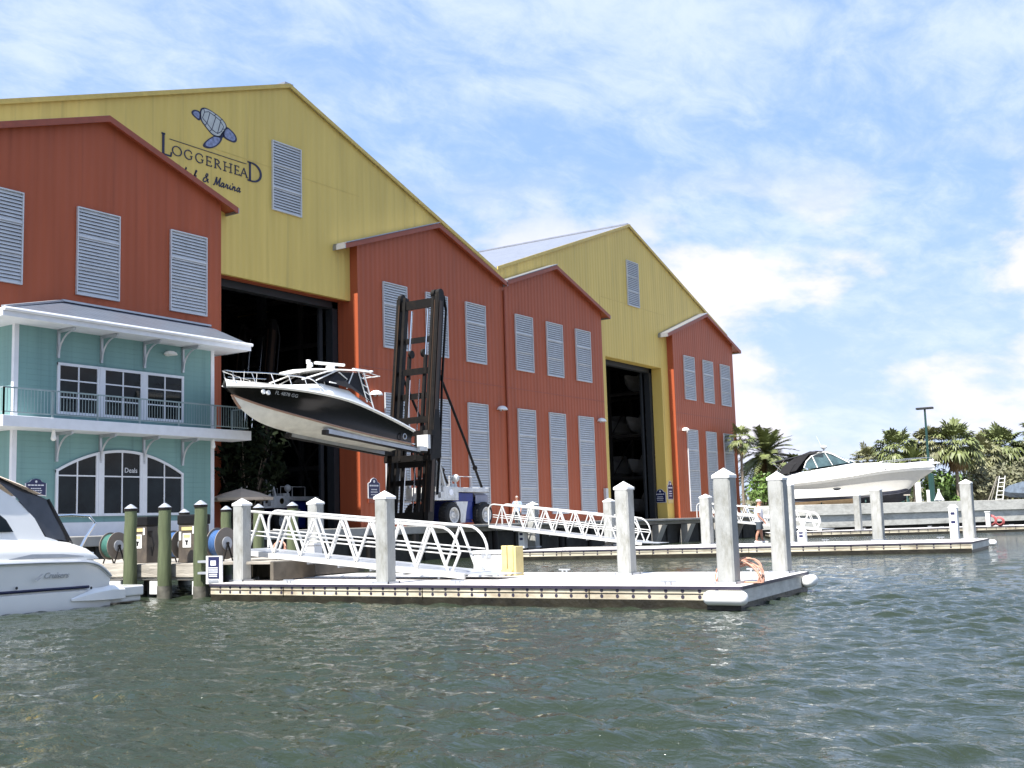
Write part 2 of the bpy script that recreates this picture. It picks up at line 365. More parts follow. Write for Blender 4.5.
rw=empty('bulkhead',(91.7,22.8,0),'weathered grey concrete bulkhead behind the farthest dock, under the white cruiser','bulkhead')
def wall_along(pts,z0,z1,t,b):
    for (ax,ay),(bx,by) in zip(pts[:-1],pts[1:]):
        d=Vector((bx-ax,by-ay)).normalized(); n=Vector((d.y,-d.x))*t
        b.add([(ax,ay,z0),(bx,by,z0),(bx-n.x,by-n.y,z0),(ax-n.x,ay-n.y,z0),(ax,ay,z1),(bx,by,z1),(bx-n.x,by-n.y,z1),(ax-n.x,ay-n.y,z1)],
              [(3,2,1,0),(4,5,6,7),(0,1,5,4),(1,2,6,5),(2,3,7,6),(3,0,4,7)])
b=MB(); wall_along([(78.4,30.8),(81.2,28.3),(101.5,16.7),(160,-16.6),(330,-112.6)],1.36,2.15,.4,b)
d=Vector((20.3,-11.6)).normalized(); n=Vector((d.y,-d.x))
b.build('upper_panel',M_RWALL,rw,bevel=.02)
b=MB(); wall_along([(78.45,30.9),(81.3,28.42),(101.6,16.82),(160,-16.5),(330,-112.5)],.46,1.358,.4,b); b.build('lower_panel',M_RWALL,rw)
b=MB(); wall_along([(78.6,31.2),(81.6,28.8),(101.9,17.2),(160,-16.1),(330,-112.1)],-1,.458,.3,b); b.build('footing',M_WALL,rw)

# ------------------------------------------------------------------ floating docks
def dock(name, label, q, holes=.30, joints=3.6, top=.37, bumper=None):
    """q: four deck corners, q[0]->q[1] the long front side facing the camera, q[1]->q[2] the end"""
    P=[Vector((x,y,0)) for x,y in q]; c=sum(P,Vector())/4
    t=empty(name,(c.x,c.y,0),label,'dock','floating docks')
    def inset(k): return [(p+(c-p).normalized()*k) for p in P]
    I=inset(.015)
    MB().prism([(p.x,p.y) for p in P],top-.05,top,'z').build('deck',M_DECK,t,bevel=.012)
    wl=MB(); wl.prism([(p.x,p.y) for p in I],.145,top-.052,'z')
    J=inset(.02); MB().prism([(p.x,p.y) for p in J],-.35,.143,'z').build('float_body',M_WET,t)
    b=MB(); E=[(p+(p-c).normalized()*.03) for p in P]
    for i in range(4):
        a,e=P[i],P[(i+1)%4]; dd=(e-a).normalized(); nn=Vector((dd.y,-dd.x,0)); nn=nn if nn.dot((a+e)/2-c)>0 else -nn
        b.bar(a+nn*.004+Vector((0,0,top-.03)), e+nn*.004+Vector((0,0,top-.03)), .03,.05)
    b.build('rubrail',M_RUBRAIL,t)
    b=MB(); jt=MB()
    for a,e,on in ((I[0],I[1],True),(I[1],I[2],False)):
        dd=(e-a); L=dd.length; dd.normalize(); nn=Vector((dd.y,-dd.x,0)); nn=nn if nn.dot((a+e)/2-c)>0 else -nn
        if on:
            s=.3
            while s<L-.15:
                p=a+dd*s
                for z in (.292,.195):
                    wl.disc(p+Vector((0,0,z)),nn,.032,.007,9,1)
                s+=holes
            jt.bar(a+nn*.006+Vector((0,0,.243)), e+nn*.002+Vector((0,0,.243)), .008,.012)
        s=joints*.6
        while s<L:
            p=a+dd*s; jt.bar(p+nn*.006+Vector((0,0,.10)), p+nn*.006+Vector((0,0,.315)), .014,.02); s+=joints
    q0,q1=I[1],I[2]; dd=(q1-q0).normalized(); nn=Vector((dd.y,-dd.x,0)); nn=nn if nn.dot((q0+q1)/2-c)>0 else -nn
    eb=MB(); eb.bar(q0+nn*.012+Vector((0,0,.21)),q1+nn*.012+Vector((0,0,.21)),.02,.21); eb.build('end_panel',M_RWALL,t)
    wl.build('waler',[M_WALER,M_RUBRAIL],t); jt.build('joint',M_WET,t)
    b=MB(); dd=(P[1]-P[0]).normalized(); nn=(P[3]-P[0]).normalized(); L=(P[1]-P[0]).length
    for s in np.arange(2.2,L-1,4.3):
        for off in (.14,(P[3]-P[0]).length-.14):
            p=P[0]+dd*s+nn*off+Vector((0,0,top))
            b.bar(p+Vector((0,0,.07))-dd*.14,p+Vector((0,0,.07))+dd*.14,.035,.03); b.bar(p-dd*.05,p-dd*.05+Vector((0,0,.07)),.03); b.bar(p+dd*.05,p+dd*.05+Vector((0,0,.07)),.03)
    b.build('cleat',M_GALV,t)
    b=MB(); w_=(P[3]-P[0]).length
    for s in np.arange(2.44,L,2.44):
        p=P[0]+dd*s+Vector((0,0,top+.001)); b.bar(p+nn*.03,p+nn*(w_-.03),.02,.004)
    b.build('deck_joint',M_RUBRAIL,t)
    for pa,pb in (bumper or []):
        pa=Vector(pa); pb=Vector(pb); k=(pb-pa).normalized(); rr=.115
        f=[pa,pa+k*.02,pa+k*.07,pb-k*.07,pb-k*.02,pb]
        MB().tube(f,[.04,rr*.72,rr,rr,rr*.72,.04],14).build('corner_bumper',M_WHITE,t,smooth=True)
    return t
d1=dock('floating_dock','nearest floating dock with bolted tan side boards and white corner bumpers',[(17.36,19.25),(17.30,7.12),(21.86,7.62),(21.75,19.4)],
     bumper=[((17.22,7.72,.19),(17.18,6.98,.19)),((21.25,7.44,.21),(21.84,7.52,.21))])
d2=dock('floating_dock','second floating dock, crossing the middle of the picture behind the nearest dock',[(38.15,25.3),(41.65,8.72),(46.1,9.05),(43.3,25.6)],holes=.55,
     bumper=[((46.1,9.3,.2),(46.22,8.8,.2))])
d3=dock('floating_dock','farthest floating dock, along the foot of the grey bulkhead',[(70.6,27.0),(81.4,8.0),(85.0,10.0),(74.0,28.6)],holes=.6)

# ------------------------------------------------------------------ concrete guide piles of the docks
def pile(x,y,top,label,w=.30,base=-.6,group='concrete guide piles of the floating docks'):
    t=empty('concrete_pile',(x,y,0),label,'pile',group)
    h=w/2; b=MB(); nz=9; rings=[]
    c=.03
    for z in np.linspace(base,top-.165,nz):
        rings.append([(x-h+c,y-h,z),(x+h-c,y-h,z),(x+h,y-h+c,z),(x+h,y+h-c,z),(x+h-c,y+h,z),(x-h+c,y+h,z),(x-h,y+h-c,z),(x-h,y-h+c,z)])
    b.loft(rings,True,True); b.build('shaft',M_CONC,t)
    k=h+.008; z0=top-.17
    b=MB(); b.add([(x-k,y-k,z0),(x+k,y-k,z0),(x+k,y+k,z0),(x-k,y+k,z0),(x-k,y-k,z0+.045),(x+k,y-k,z0+.045),(x+k,y+k,z0+.045),(x-k,y+k,z0+.045),(x,y,top)],
        [(3,2,1,0),(0,1,5,4),(1,2,6,5),(2,3,7,6),(3,0,4,7),(4,5,8),(5,6,8),(6,7,8),(7,4,8)])
    b.build('cap',M_WHITE,t)
    b=MB(); zz=.36; 
    for sx in (-1,1): b.box(x+sx*(h+.02)-.015,x+sx*(h+.02)+.015,y-h-.05,y+h+.05,zz-.005,zz+.05)
    for sy in (-1,1): b.box(x-h-.05,x+h+.05,y+sy*(h+.035)-.015,y+sy*(h+.035)+.015,zz-.005,zz+.05)
    b.build('guide_collar',M_GALV,t)
    return t
for x,y,z,l in [(18.24,19.2,2.20,'white capped concrete pile at the shore end of the nearest dock, beside the blue sign'),
  (21.1,19.66,2.24,'white capped concrete pile behind the upper part of the nearest gangway'),
  (17.66,14.62,2.18,'white capped concrete pile in front of the middle of the nearest gangway'),
  (20.8,10.97,2.24,'white capped concrete pile standing alone on the open deck of the nearest dock'),
  (17.93,7.58,2.27,'white capped concrete pile with the orange hose coiled round its foot'),
  (21.3,7.92,2.30,'white capped concrete pile on the outer corner of the nearest dock, beside the man')]: pile(x,y,z,l)
for x,y,z,l in [(44.4,28.1,2.41,'small distant concrete pile at the upper end of the second gangway'),
  (43.9,23.9,2.42,'distant concrete pile mostly hidden behind the pile on the open deck'),
  (43.9,19.41,2.42,'distant concrete pile left of the pile with the orange hose'),
  (45.0,16.3,2.80,'distant concrete pile half hidden behind the outer corner pile'),
  (46.2,13.14,2.49,'distant concrete pile on the second dock in front of the white cruiser'),
  (45.4,9.56,2.59,'concrete pile at the outer end of the second dock'),
  (73.9,22.25,2.72,'farthest concrete pile, on the dock under the bow half of the white cruiser')]: pile(x,y,z,l,w=.40)
for x,y,l in [(46.6,10.35,'white dock power pedestal beside the outer end pile of the second dock'),
              (44.8,15.75,'white dock power pedestal in the middle of the second dock'),
              (43.2,27.9,'white power pedestal below the second gangway')]:
    t=empty('power_pedestal',(x,y,.35),l,'pedestal','dock power pedestals')
    zt={10.35:1.32,15.75:.55,27.9:.85}[y]
    MB().box(x-.15,x+.15,y-.15,y+.15,.352,.35+zt-.12).build('body',M_WHITE,t,bevel=.02)
    b=MB(); b.add([(x-.17,y-.17,.232+zt),(x+.17,y-.17,.232+zt),(x+.17,y+.17,.232+zt),(x-.17,y+.17,.232+zt),(x-.08,y-.08,.35+zt),(x+.08,y-.08,.35+zt),(x+.08,y+.08,.35+zt),(x-.08,y+.08,.35+zt)],[(3,2,1,0),(4,5,6,7),(0,1,5,4),(1,2,6,5),(2,3,7,6),(3,0,4,7)]); b.build('hood',M_WHITE,t)
    b=MB()
    for z in (.5,.75): b.box(x-.156,x-.15,y-.08,y+.08,.35+z*zt-.06,.35+z*zt+.04)
    b.build('socket',M_SIGNB,t)

# ------------------------------------------------------------------ gangways
def gangway(label, S, F, w, h, nb, curve=True, side=1, r=.028):
    """two aluminium trusses from S (shore end, bottom chord) to F (foot); w is the width towards +X"""
    S=Vector(S); F=Vector(F); t=empty('gangway',S,label,'gangway','aluminium gangways')
    d=(F-S); L=d.length; d.normalize(); up=Vector((0,0,1)); sx=Vector((1,0,0)); sx=(sx-d*sx.dot(d)).normalized()
    for k in range(2):
        o=sx*(w*k); b=MB(); A=S+o; E=F+o
        b.bar(A-up*.02,E-up*.02,.06,.11)
        tops=[A+up*h+d*.25, E+up*h-d*.62]
        # top chord, curved down to the foot at both ends
        pts=[A+up*.02-d*.0+up*.38]+[A+d*(.28-.28*math.sin(a))+up*(h-.3+.3*math.sin(a)) if False else A+d*(.3-.3*math.cos(a))+up*(h-.3+.3*math.sin(a)) for a in np.linspace(0,math.pi/2,6)]
        pts+= [E-d*.85+up*h]+[E-d*(.5-.5*math.sin(a))-d*.12+up*(h-.5+.5*math.cos(a)) for a in np.linspace(.25,math.pi/2,6)]+[E-d*.10+up*.45,E-d*.3+up*.05]
        b.tube(pts,r*1.12,8)
        n=nb*2
        for i in range(n):
            p=A+d*(.35+(L-.75)*i/n)+up*(.03 if i%2==0 else h-.01); q=A+d*(.35+(L-.75)*(i+1)/n)+up*(h-.01 if i%2==0 else .03)
            b.bar(p,q,r*1.55,r*1.55,up=sx)
        b.bar(A+up*.05,A+up*(.40),.05)
        truss=b.build('truss',M_ALU,t)
        b=MB(); inn=sx*(.05 if k==0 else -.05)
        for z in (h*.42,h*.52): b.tube([A+inn+d*.2+up*z,E+inn-d*.15+up*z],.016,6)
        b.build('mid_rail',M_ALU,truss)
    b=MB(); m=sx*(w/2); b.bar(S+m+up*.02,F+m+up*.02,w-.09,.04); 
    for i in range(int(L/.9)): b.bar(S+d*(.4+.9*i)-up*.10,S+sx*w+d*(.4+.9*i)-up*.10,.05)
    b.build('walkway',M_GALV,t)
    b=MB(); e=F+m; b.add([e-sx*w*.46+up*.03,e+sx*w*.46+up*.03,e+sx*w*.46+d*.75-up*(.75*d.z+ .03-.02),e-sx*w*.46+d*.75-up*(.75*d.z+.03-.02)],[(0,1,2,3)])
    fl=[Vector(v) for v in b.v]; zb=F.z-.01
    b=MB(); q=[fl[0],fl[1],Vector((fl[2].x,fl[2].y,zb+.012)),Vector((fl[3].x,fl[3].y,zb+.012))]
    b.add(q+[v-up*.012 for v in q],[(0,1,2,3),(7,6,5,4),(0,4,5,1),(1,5,6,2),(2,6,7,3),(3,7,4,0)]); b.build('toe_plate',M_GALV,t)
    b=MB()
    for k in range(2):
        c=F+sx*(w*k)-d*.25-up*.06; b.bar(c,Vector((c.x,c.y,zb+.05)),.05); b.disc((c.x,c.y,zb+.06),sx,.055,.05,12)
    b.build('foot_roller',M_GALV,t)
    return t
gangway('nearest white aluminium gangway sloping from the fuel pier down to the nearest dock',(18.9,20.05,1.02),(18.9,13.62,.46),1.0,.93,7,r=.026)
gangway('second white aluminium gangway sloping down to the second dock behind the first',(42.6,29.3,1.38),(42.9,21.9,.48),1.15,.98,9,r=.027)
gangway('farthest white gangway, between the pile with the hose and the white cruiser',(72.2,32.6,1.42),(74.3,24.8,.46),1.2,1.05,9)

# ------------------------------------------------------------------ fuel pier
fp=empty('fuel_pier',(20.2,24.5,0),'low grey timber fuel pier behind the green pilings','pier')
MB().box(18.25,22.2,20.2,30.78,.70,.77).build('deck',M_WOOD,fp)
MB().box(18.22,19.5,18.3,20.19,.74,.80).build('landing',M_WOOD,fp)
b=MB(); b.box(18.12,18.25,20.15,30.7,.47,.76); b.box(18.16,18.3,20.2,30.7,.40,.468); b.build('fascia_beam',M_WOOD,fp)
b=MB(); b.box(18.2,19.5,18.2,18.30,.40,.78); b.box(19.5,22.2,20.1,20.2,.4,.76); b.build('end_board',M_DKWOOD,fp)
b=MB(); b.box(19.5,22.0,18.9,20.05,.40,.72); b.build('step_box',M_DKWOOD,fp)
b=MB()
for y in (20.5,22.6,24.7,26.8,28.9):
    for x in (18.6,20.2,21.9): b.tube([(x,y,-.8),(x,y,.7)],.13,10)
b.build('bearing_pile',M_PILEWET,fp)
b=MB()
for y0,y1 in ((23.1,23.5),(21.45,22.05),(20.35,20.6)): b.box(18.05,18.10,y0,y1,.08,.38)
b.build('white_skirt_board',M_WHITE,fp)
def piling(x,y,top,label,r=.15):
    t=empty('mooring_piling',(x,y,0),label,'piling','green mooring pilings of the fuel pier')
    rng=random.Random(int(x*100+y*10)); pts=[(x+rng.uniform(-.008,.008),y+rng.uniform(-.008,.008),z) for z in np.linspace(.28,top,8)]
    MB().tube(pts,[r*(1.06-.02*i) for i in range(8)],14).build('shaft',M_PILE,t,smooth=True)
    MB().tube([(x,y,-.8),(x,y,.26),(x,y,.30)],[r*1.1,r*1.1,r*1.04],14).build('waterline_band',M_PILEWET,t,smooth=True)
    b=MB(); b.tube([(x,y,top-.03),(x,y,top+.03)],r*1.02,14); b.build('collar',M_BLACK,t)
    b=MB(); b.loft([[(x+rr*math.cos(a),y+rr*math.sin(a),z) for a in (2*math.pi*j/14 for j in range(14))] for rr,z in ((r*1.04,top+.03),(r*.45,top+.10),(.02,top+.13))],True,True); b.build('cone_cap',M_GALV,t)
piling(17.92,22.58,2.05,'leftmost of the three front green pilings, beside the stern of the moored cruiser')
piling(17.92,21.38,2.04,'middle one of the three front green pilings')
piling(17.92,20.18,2.06,'front green piling that carries the blue and white sign')
piling(22.4,25.9,2.02,'rear green piling behind the right-hand fuel pump')
piling(22.4,24.2,2.05,'rear green piling beside the right-hand hose reel')
piling(22.4,22.95,2.06,'rear green piling behind the pile at the shore end of the dock')
piling(22.4,21.7,2.07,'rear green piling seen through the nearest gangway')

def pump(y,label):
    x=18.9; t=empty('fuel_pump',(x,y,.77),label,'fuel pump','fuel pumps on the pier')
    MB().box(x-.2,x+.2,y-.31,y+.31,.772,1.66).build('cabinet',M_PUMP,t,bevel=.02)
    MB().box(x-.22,x+.22,y-.34,y+.34,1.662,1.90).build('head',M_BLACK,t,bevel=.03)
    b=MB(); b.box(x-.212,x-.2,y-.14,y+.14,1.13,1.46); b.box(x-.212,x-.2,y-.25,y-.19,1.45,1.62); b.box(x-.212,x-.2,y+.2,y+.27,1.3,1.5); b.build('price_panel',M_WHITE,t)
    b=MB(); b.box(x-.216,x-.2,y-.18,y+.18,1.53,1.61); b.box(x-.218,x-.212,y-.11,y+.11,1.36,1.43); b.build('yellow_label',M_YELBOX,t)
    b=MB(); b.box(x-.22,x-.214,y-.03,y+.02,1.19,1.30); b.box(x-.22,x-.214,y-.05,y+.06,1.27,1.30); b.build('icon',M_BLACK,t)
    b=MB(); b.tube([(x-.1,y-.36,1.5),(x-.1,y-.46,1.2),(x-.12,y-.42,.95),(x-.1,y-.36,1.15)],.02,6); b.bar((x-.1,y-.35,1.4),(x-.1,y-.35,1.55),.05); b.build('nozzle',M_BLACK,t)
pump(23.28,'brown fuel pump on the pier between the left and middle green pilings')
pump(21.52,'brown fuel pump on the pier between the middle and right green pilings')
def reel(y,x,hose,label,ax=(.05,-1,0),r=.34):
    t=empty('hose_reel',(x,y,.77),label,'hose reel','hose reels on the pier')
    a=Vector(ax).normalized(); c=Vector((x,y,1.20))
    for s in (-1,1):
        f=MB().disc(c+a*s*.14,a,r,.02,28).build('flange',M_REEL,t)
        MB().disc(c+a*s*.165,a,r*.42,.03,20).build('hub',M_GALV,f)
        b=MB(); b.disc(c+a*s*.19,a,.035,.05,10); b.build('axle_nut',M_BLACK,f)
    b=MB()
    for i in range(6): b.torus(c+a*(-.11+.044*i),a,r*.80,.024,26,6)
    b.build('hose',hose,t,smooth=True)
    b=MB(); p=a.cross(Vector((0,0,1)))
    for s in (-1,1): b.bar(c+a*s*.2,Vector((c.x,c.y,.772))+a*s*.2+p*.16,.025); b.bar(c+a*s*.2,Vector((c.x,c.y,.772))+a*s*.2-p*.16,.025)
    b.build('stand',M_BLACK,t)
reel(24.25,18.75,M_GRNHOSE,'hose reel with green hose, left of the left green piling')
reel(22.15,18.95,M_BLUEHOSE,'hose reel with dark blue hose between the two fuel pumps')
reel(20.62,18.95,M_BLUEHOSE,'large brown hose reel with bright blue hose beside the shore end pile',r=.37)
s=empty('notice_sign',(17.72,19.55,.6),'blue and white notice board on the right front green piling','sign')
MB().box(17.72,17.75,19.28,19.78,.34,.95).build('board',M_WHITE,s)
MB().box(17.71,17.718,19.36,19.70,.46,.93).build('blue_panel',M_SIGNB,s)
b=MB(); b.box(17.702,17.709,19.45,19.62,.74,.85)
for z in (.69,.645,.60,.55,.51): b.box(17.702,17.709,19.39+.02*(z<.6),19.68-.02*(z<.6),z-.012,z+.012)
b.build('pictogram_and_text_lines',M_WTRIM,s)
b=MB(); b.box(17.705,17.718,19.37,19.70,.37,.43); b.build('plate',M_GALV,s)
b=MB(); b.box(17.73,17.9,19.74,20.06,.55,.60); b.box(17.73,17.9,19.74,20.06,.80,.85); b.build('bracket',M_GALV,s)

# loose things on the nearest dock
t=empty('dock_box',(21.4,14.6,.35),'white fibreglass dock box beside the foot of the nearest gangway','dock box')
MB().box(21.15,21.6,14.2,15.0,.372,.80).build('tub',M_WHITE,t,bevel=.03)
MB().box(21.11,21.64,14.16,15.04,.803,.88).build('lid',M_WHITE,t,bevel=.04)
b=MB(); b.box(21.12,21.149,14.5,14.75,.72,.80); b.build('latch',M_GALV,t)
t=empty('upright_cart',(20.5,13.6,.37),'yellow plastic cart standing upright beside the white dock box','cart')
b=MB(); b.box(20.40,20.47,13.60,13.74,.372,1.0); b.box(20.40,20.47,13.44,13.585,.372,1.0); b.box(20.475,20.66,13.44,13.74,.372,.43); b.build('panel',M_YELBOX,t,bevel=.015)
b=MB(); b.box(20.38,20.68,13.36,13.42,.372,.98); b.box(20.62,20.66,13.44,13.74,.43,.98); b.build('frame',M_YELBOX,t,bevel=.01)
b=MB(); b.disc((20.37,13.66,.45),(1,0,0),.075,.05,14); b.disc((20.37,13.52,.45),(1,0,0),.075,.05,14); b.build('wheel',M_YELBOX,t)
rng=random.Random(4); b=MB()
for k in range(9):
    a0=rng.uniform(0,6.28); pts=[]
    lean=rng.uniform(.1,.2); hh=rng.uniform(.24,.42); wd=.27+.03*(k%3)
    for i in range(25):
        a=2*math.pi*i/24; pts.append((18.20+.10*math.sin(k*2.)+.10*math.cos(a),7.50+(wd+.12)*math.cos(a+.05*k),.385+hh*max(0,math.sin(a+.3*math.sin(k)))))
    b.tube(pts,.012,6)
pts=[(17.95,8.1,.37),(17.75,8.6,.366),(17.9,9.3,.366),(18.0,9.9,.366),(18.15,10.5,.366),(18.1,11.2,.366)]; b.tube(pts,.016,6)
tag(b.build('orange_hose',M_ORANGE,smooth=True),'faded orange hose looped round the end pile and trailing along the deck','hose')
b=MB()
for k in range(5):
    b.tube([(20.1+.04*k+.05*math.cos(a),19.9+.20*math.sin(a)+.05*k,1.0+.2*math.cos(a)) for a in np.linspace(0,6.28,16)],.018,6)
tag(b.build('rope_coil',M_ORANGE,smooth=True),'coil of orange line hanging at the top of the nearest gangway','rope')
t=empty('storage_bin',(20.9,19.75,.72),'small white bin beside the orange line at the top of the gangway','bin')
MB().box(20.75,21.05,19.4,19.7,.722,1.08).build('tub',M_WHITE,t,bevel=.02); MB().box(20.73,21.07,19.38,19.72,1.082,1.13).build('lid',M_WHITE,t)
b=MB()
for k in range(4): b.torus((76.35-.05*k,14.75,.75),(1,.15*k-.2,.1),.34-.03*k,.028,20,6); b.torus((76.35-.05*k,14.25,.68),(1,.15*k-.2,.1),.28-.03*k,.028,20,6)
tag(b.build('red_hose',M_REDHOSE,smooth=True),'loops of red hose hanging low on the farthest dock by the bulkhead','hose')
t=empty('dock_post',(76.0,14.85,.35),'short white post standing by the red hose on the farthest dock','post')
MB().box(75.85,76.12,14.72,14.98,.352,1.25).build('post',M_WHITE,t,bevel=.02)
MB().box(75.82,76.15,14.69,15.01,1.252,1.32).build('top',M_WHITE,t)

# ------------------------------------------------------------------ boat barns
YF=40.0; YY=40.53; SL=.352
def louver_parts(parent, x0,x1,z0,z1,y,nsl,nd=2):
    """louvred vent: frame with the slats as its own piece"""
    f=MB(); t=.05; dp=.11
    f.box(x0,x0+t,y-dp,y-.003,z0,z1); f.box(x1-t,x1,y-dp,y-.003,z0,z1); f.box(x0+t,x1-t,y-dp,y-.003,z0,z0+t); f.box(x0+t,x1-t,y-dp,y-.003,z1-t,z1)
    for k in range(nd):
        z=z0+(z1-z0)*(k+1)/(nd+1); f.box(x0+t,x1-t,y-dp+.004,y-.01,z-.03,z+.03)
    fo=f.build('louvre_vent',M_LOUV,parent)
    s=MB(); n=nsl; z=z0+t; st=(z1-z0-2*t)/n
    for i in range(n):
        za=z+st*i
        s.add([(x0+t,y-.075,za),(x1-t,y-.075,za),(x1-t,y-.012,za+st*.80),(x0+t,y-.012,za+st*.80),(x0+t,y-.075,za+.03),(x1-t,y-.075,za+.03),(x1-t,y-.012,za+st*.80+.02),(x0+t,y-.012,za+st*.80+.02)],
              [(0,1,2,3),(4,7,6,5),(0,4,5,1),(0,3,7,4),(1,5,6,2)])
    s.build('slats',M_LOUV,fo)
    bk=MB(); bk.box(x0+t,x1-t,y-.008,y-.004,z0+t,z1-t); bk.build('backing',M_DARK,fo)
def gable_roof(xc,zp,xa,xb,y0,y1,th,ov,name,m_top,m_fas,parent,slope):
    """two roof slopes with fascia boards at the front edge"""
    b=MB(); f=MB()
    for x in (xa-ov[0],xb+ov[1]):
        z=zp-slope*abs(x-xc)
        pts=[(xc,zp),(x,z),(x,z+th),(xc,zp+th)]
        b.prism(pts,y0+.03,y1,'y'); 
        f.prism([(xc,zp-.16),(x,z-.16),(x,z+th-.02),(xc,zp+th-.02)],y0-.06,y0+.03,'y')
        sgn=1 if x>xc else -1
        (x<xc and xa>40) and b.prism([(xc,zp+th+.004),(x-.0+ (0),z+th+.004),(x,z+th+.05),(xc,zp+th+.05)],y0-.12,y1,'y'); f.prism([(xc,zp-.03),(x,z-.03),(x,z-.004),(xc,zp-.004)],y0+.03,y1,'y')  # roof sheet lip added only on left slopes, as their sunlit pale edge
        b.box(min(x,x+sgn*.05),max(x,x+sgn*.05),y0-.06,y1,z-.16,z+th-.04)
    r=b.build(name,m_top,parent); f.build('fascia',m_fas,r); return r
def barn(label,xl,xr,xc,zp,annexes,door,vent):
    t=empty('boat_barn',(xc,YF,G),label,'building','yellow boat barns')
    roof=lambda x: zp-SL*abs(x-xc)
    # yellow gable wall in pieces round the doorway
    b=MB(); T=.22
    d0,d1,dz=door
    b.prism([(xl,G),(d0,G),(d0,roof(d0)),(xl,roof(xl))],YY,YY+T,'y')
    top=[(d0,dz),(d1,dz),(d1,roof(d1))]+([(xc,zp)] if d0<xc<d1 else [])+[(d0,roof(d0))]
    b.prism(top,YY,YY+T,'y')
    rest=[(d1,G),(xr,G),(xr,roof(xr))]+([(xc,zp)] if d1<xc<xr else [])+[(d1,roof(d1))]
    b.prism(rest,YY,YY+T,'y')
    b.build('gable_wall',M_YEL,t)
    # return walls and lintel of the doorway
    b=MB(); b.box(d0-.02,d0+.0,YY+T+.002,41.4,G,dz); b.box(d1,d1+.02,YY+T+.002,41.4,G,dz); b.box(d0,d1,YY+T+.002,41.3,dz-.01,dz+.3)
    b.build('door_reveal',M_YEL if door[0]>60 else M_RED,t)
    b=MB(); b.box(d0+.05,d0+.45,41.42,41.9,G,dz); b.box(d1-.45,d1-.05,41.42,41.9,G,dz); b.box(d0,d1,41.42,41.9,dz-.35,dz+.3); b.box(d1-.9,d1-.65,41.95,42.1,G,dz)
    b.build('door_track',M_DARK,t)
    # main roof, other walls
    b=MB(); f=MB(); r=MB()
    for x in (xl,xr):
        z=roof(x); b.prism([(xc,zp),(x,z),(x,z+.16),(xc,zp+.16)],YY-.10,92,'y')
        f.prism([(xc,zp-.06),(x,z-.06),(x,z+.15),(xc,zp+.15)],YY-.17,YY-.105,'y')
    ro=b.build('roof',M_ROOF,t); f.build('fascia',M_YELTRIM,ro)
    r.box(xc-.3,xc+.3,YY-.09,92,zp+.08,zp+.19); r.build('ridge_cap',M_ROOF,ro)
    b=MB(); b.box(xl,xl+.2,YY+T,92,G,roof(xl)); b.build('side_wall',M_YEL,t); b=MB(); b.box(xl+.21,xl+.26,YY+T+.01,91.5,G,roof(xl)-.1); b.build('interior_shade_sheet',M_DARK,t)  # dark sheet added inside the wall to keep the interior black
    b=MB(); b.box(xr-.2,xr,YY+T,92,G,roof(xr)); b.build('side_wall',M_YEL,t); b=MB(); b.box(xr-.26,xr-.21,YY+T+.01,91.5,G,roof(xr)-.1); b.build('interior_shade_sheet',M_DARK,t)  # same added dark sheet on the other side
    b=MB(); b.prism([(xl+.2,G),(xr-.2,G),(xr-.2,roof(xr)),(xc,zp-.1),(xl+.2,roof(xl))],91.6,91.9,'y'); b.build('rear_wall',M_DARK,t)  # rear wall coloured near black in place of interior shade
    # thin lap joint across the sheets
    b=MB(); zs=19.55 if vent[0]<50 else 18.05; b.box(vent[0]-4.2,vent[0],YY-.012,YY-.001,zs,zs+.035); b.box(vent[1],vent[1]+4.6,YY-.012,YY-.001,zs,zs+.035); b.build('sheet_lap',M_YELTRIM,t)
    louver_parts(t,vent[0],vent[1],vent[2],vent[3],YY,24)
    for (xa,xb,c,zpk,lou,dn,ovs) in annexes:
        s=.335; ra=lambda x: zpk-s*abs(x-c)
        b=MB(); b.prism([(xa,G),(xb,G),(xb,ra(xb)),(c,zpk),(xa,ra(xa))],YF,YF+.2,'y'); b.box(xa,xa+.2,YF+.2,YY-.002,G,ra(xa)); b.box(xb-.2,xb,YF+.2,YY-.002,G,ra(xb))
        b.build('annex_wall',M_RED,t)
        lp=MB(); lp.box(xa+.01,xb-.01,YF-.014,YF-.001,10.02,10.06); lp.build('sheet_lap',M_REDTRIM,t)
        gable_roof(c,zpk+.02,xa,xb,YF-.30,YY-.002,.13,ovs,'annex_roof',M_ROOF,M_REDTRIM,t,s)
        for l0,l1 in lou:
            louver_parts(t,l0,l1,11.25,14.93,YF,25)
            if dn: louver_parts(t,l0,l1,2.0,8.76,YF,45,3)
    # interior columns
    b=MB()
    for y in (48,56,64,72,80):
        for x in (xl+.5,xr-.5,d0-.8,d1+.8): b.box(x-.2,x+.2,y-.2,y+.2,G,roof(x)-.1)
        b.box(xl+.3,xr-.3,y-.12,y+.12,16.3,16.9)
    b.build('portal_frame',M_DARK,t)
    return t
def lv(*c): return [(x-1.05,x+1.05) for x in c]
barn1=barn('nearest yellow boat barn with the turtle emblem and big dark doorway',23.3,60.49,41.74,24.15,
  [(23.3,36.72,30.2,18.98,lv(25.4,29.95,34.75),False,(0,.75)),(46.35,60.49,53.35,19.05,lv(49.45,53.3,57.25),True,(1.3,0))],(36.72,46.35,13.6),(40.53,42.6,17.4,21.0))
barn2=barn('farther yellow boat barn with the narrow doorway and no lettering',60.51,98.0,79.35,24.4,
  [(60.51,73.4,66.75,18.85,lv(62.75,66.6,70.5),True,(0,.8)),(85.4,98.0,91.95,18.9,lv(88.35,92.2,95.95),True,(1.5,1.25))],(74.8,84.16,13.6),(78.72,80.68,18.02,21.6))
b=MB(); b.box(46.33,46.349,YF+.21,41.4,G,13.6); b.build('door_cheek',M_RED,barn1)
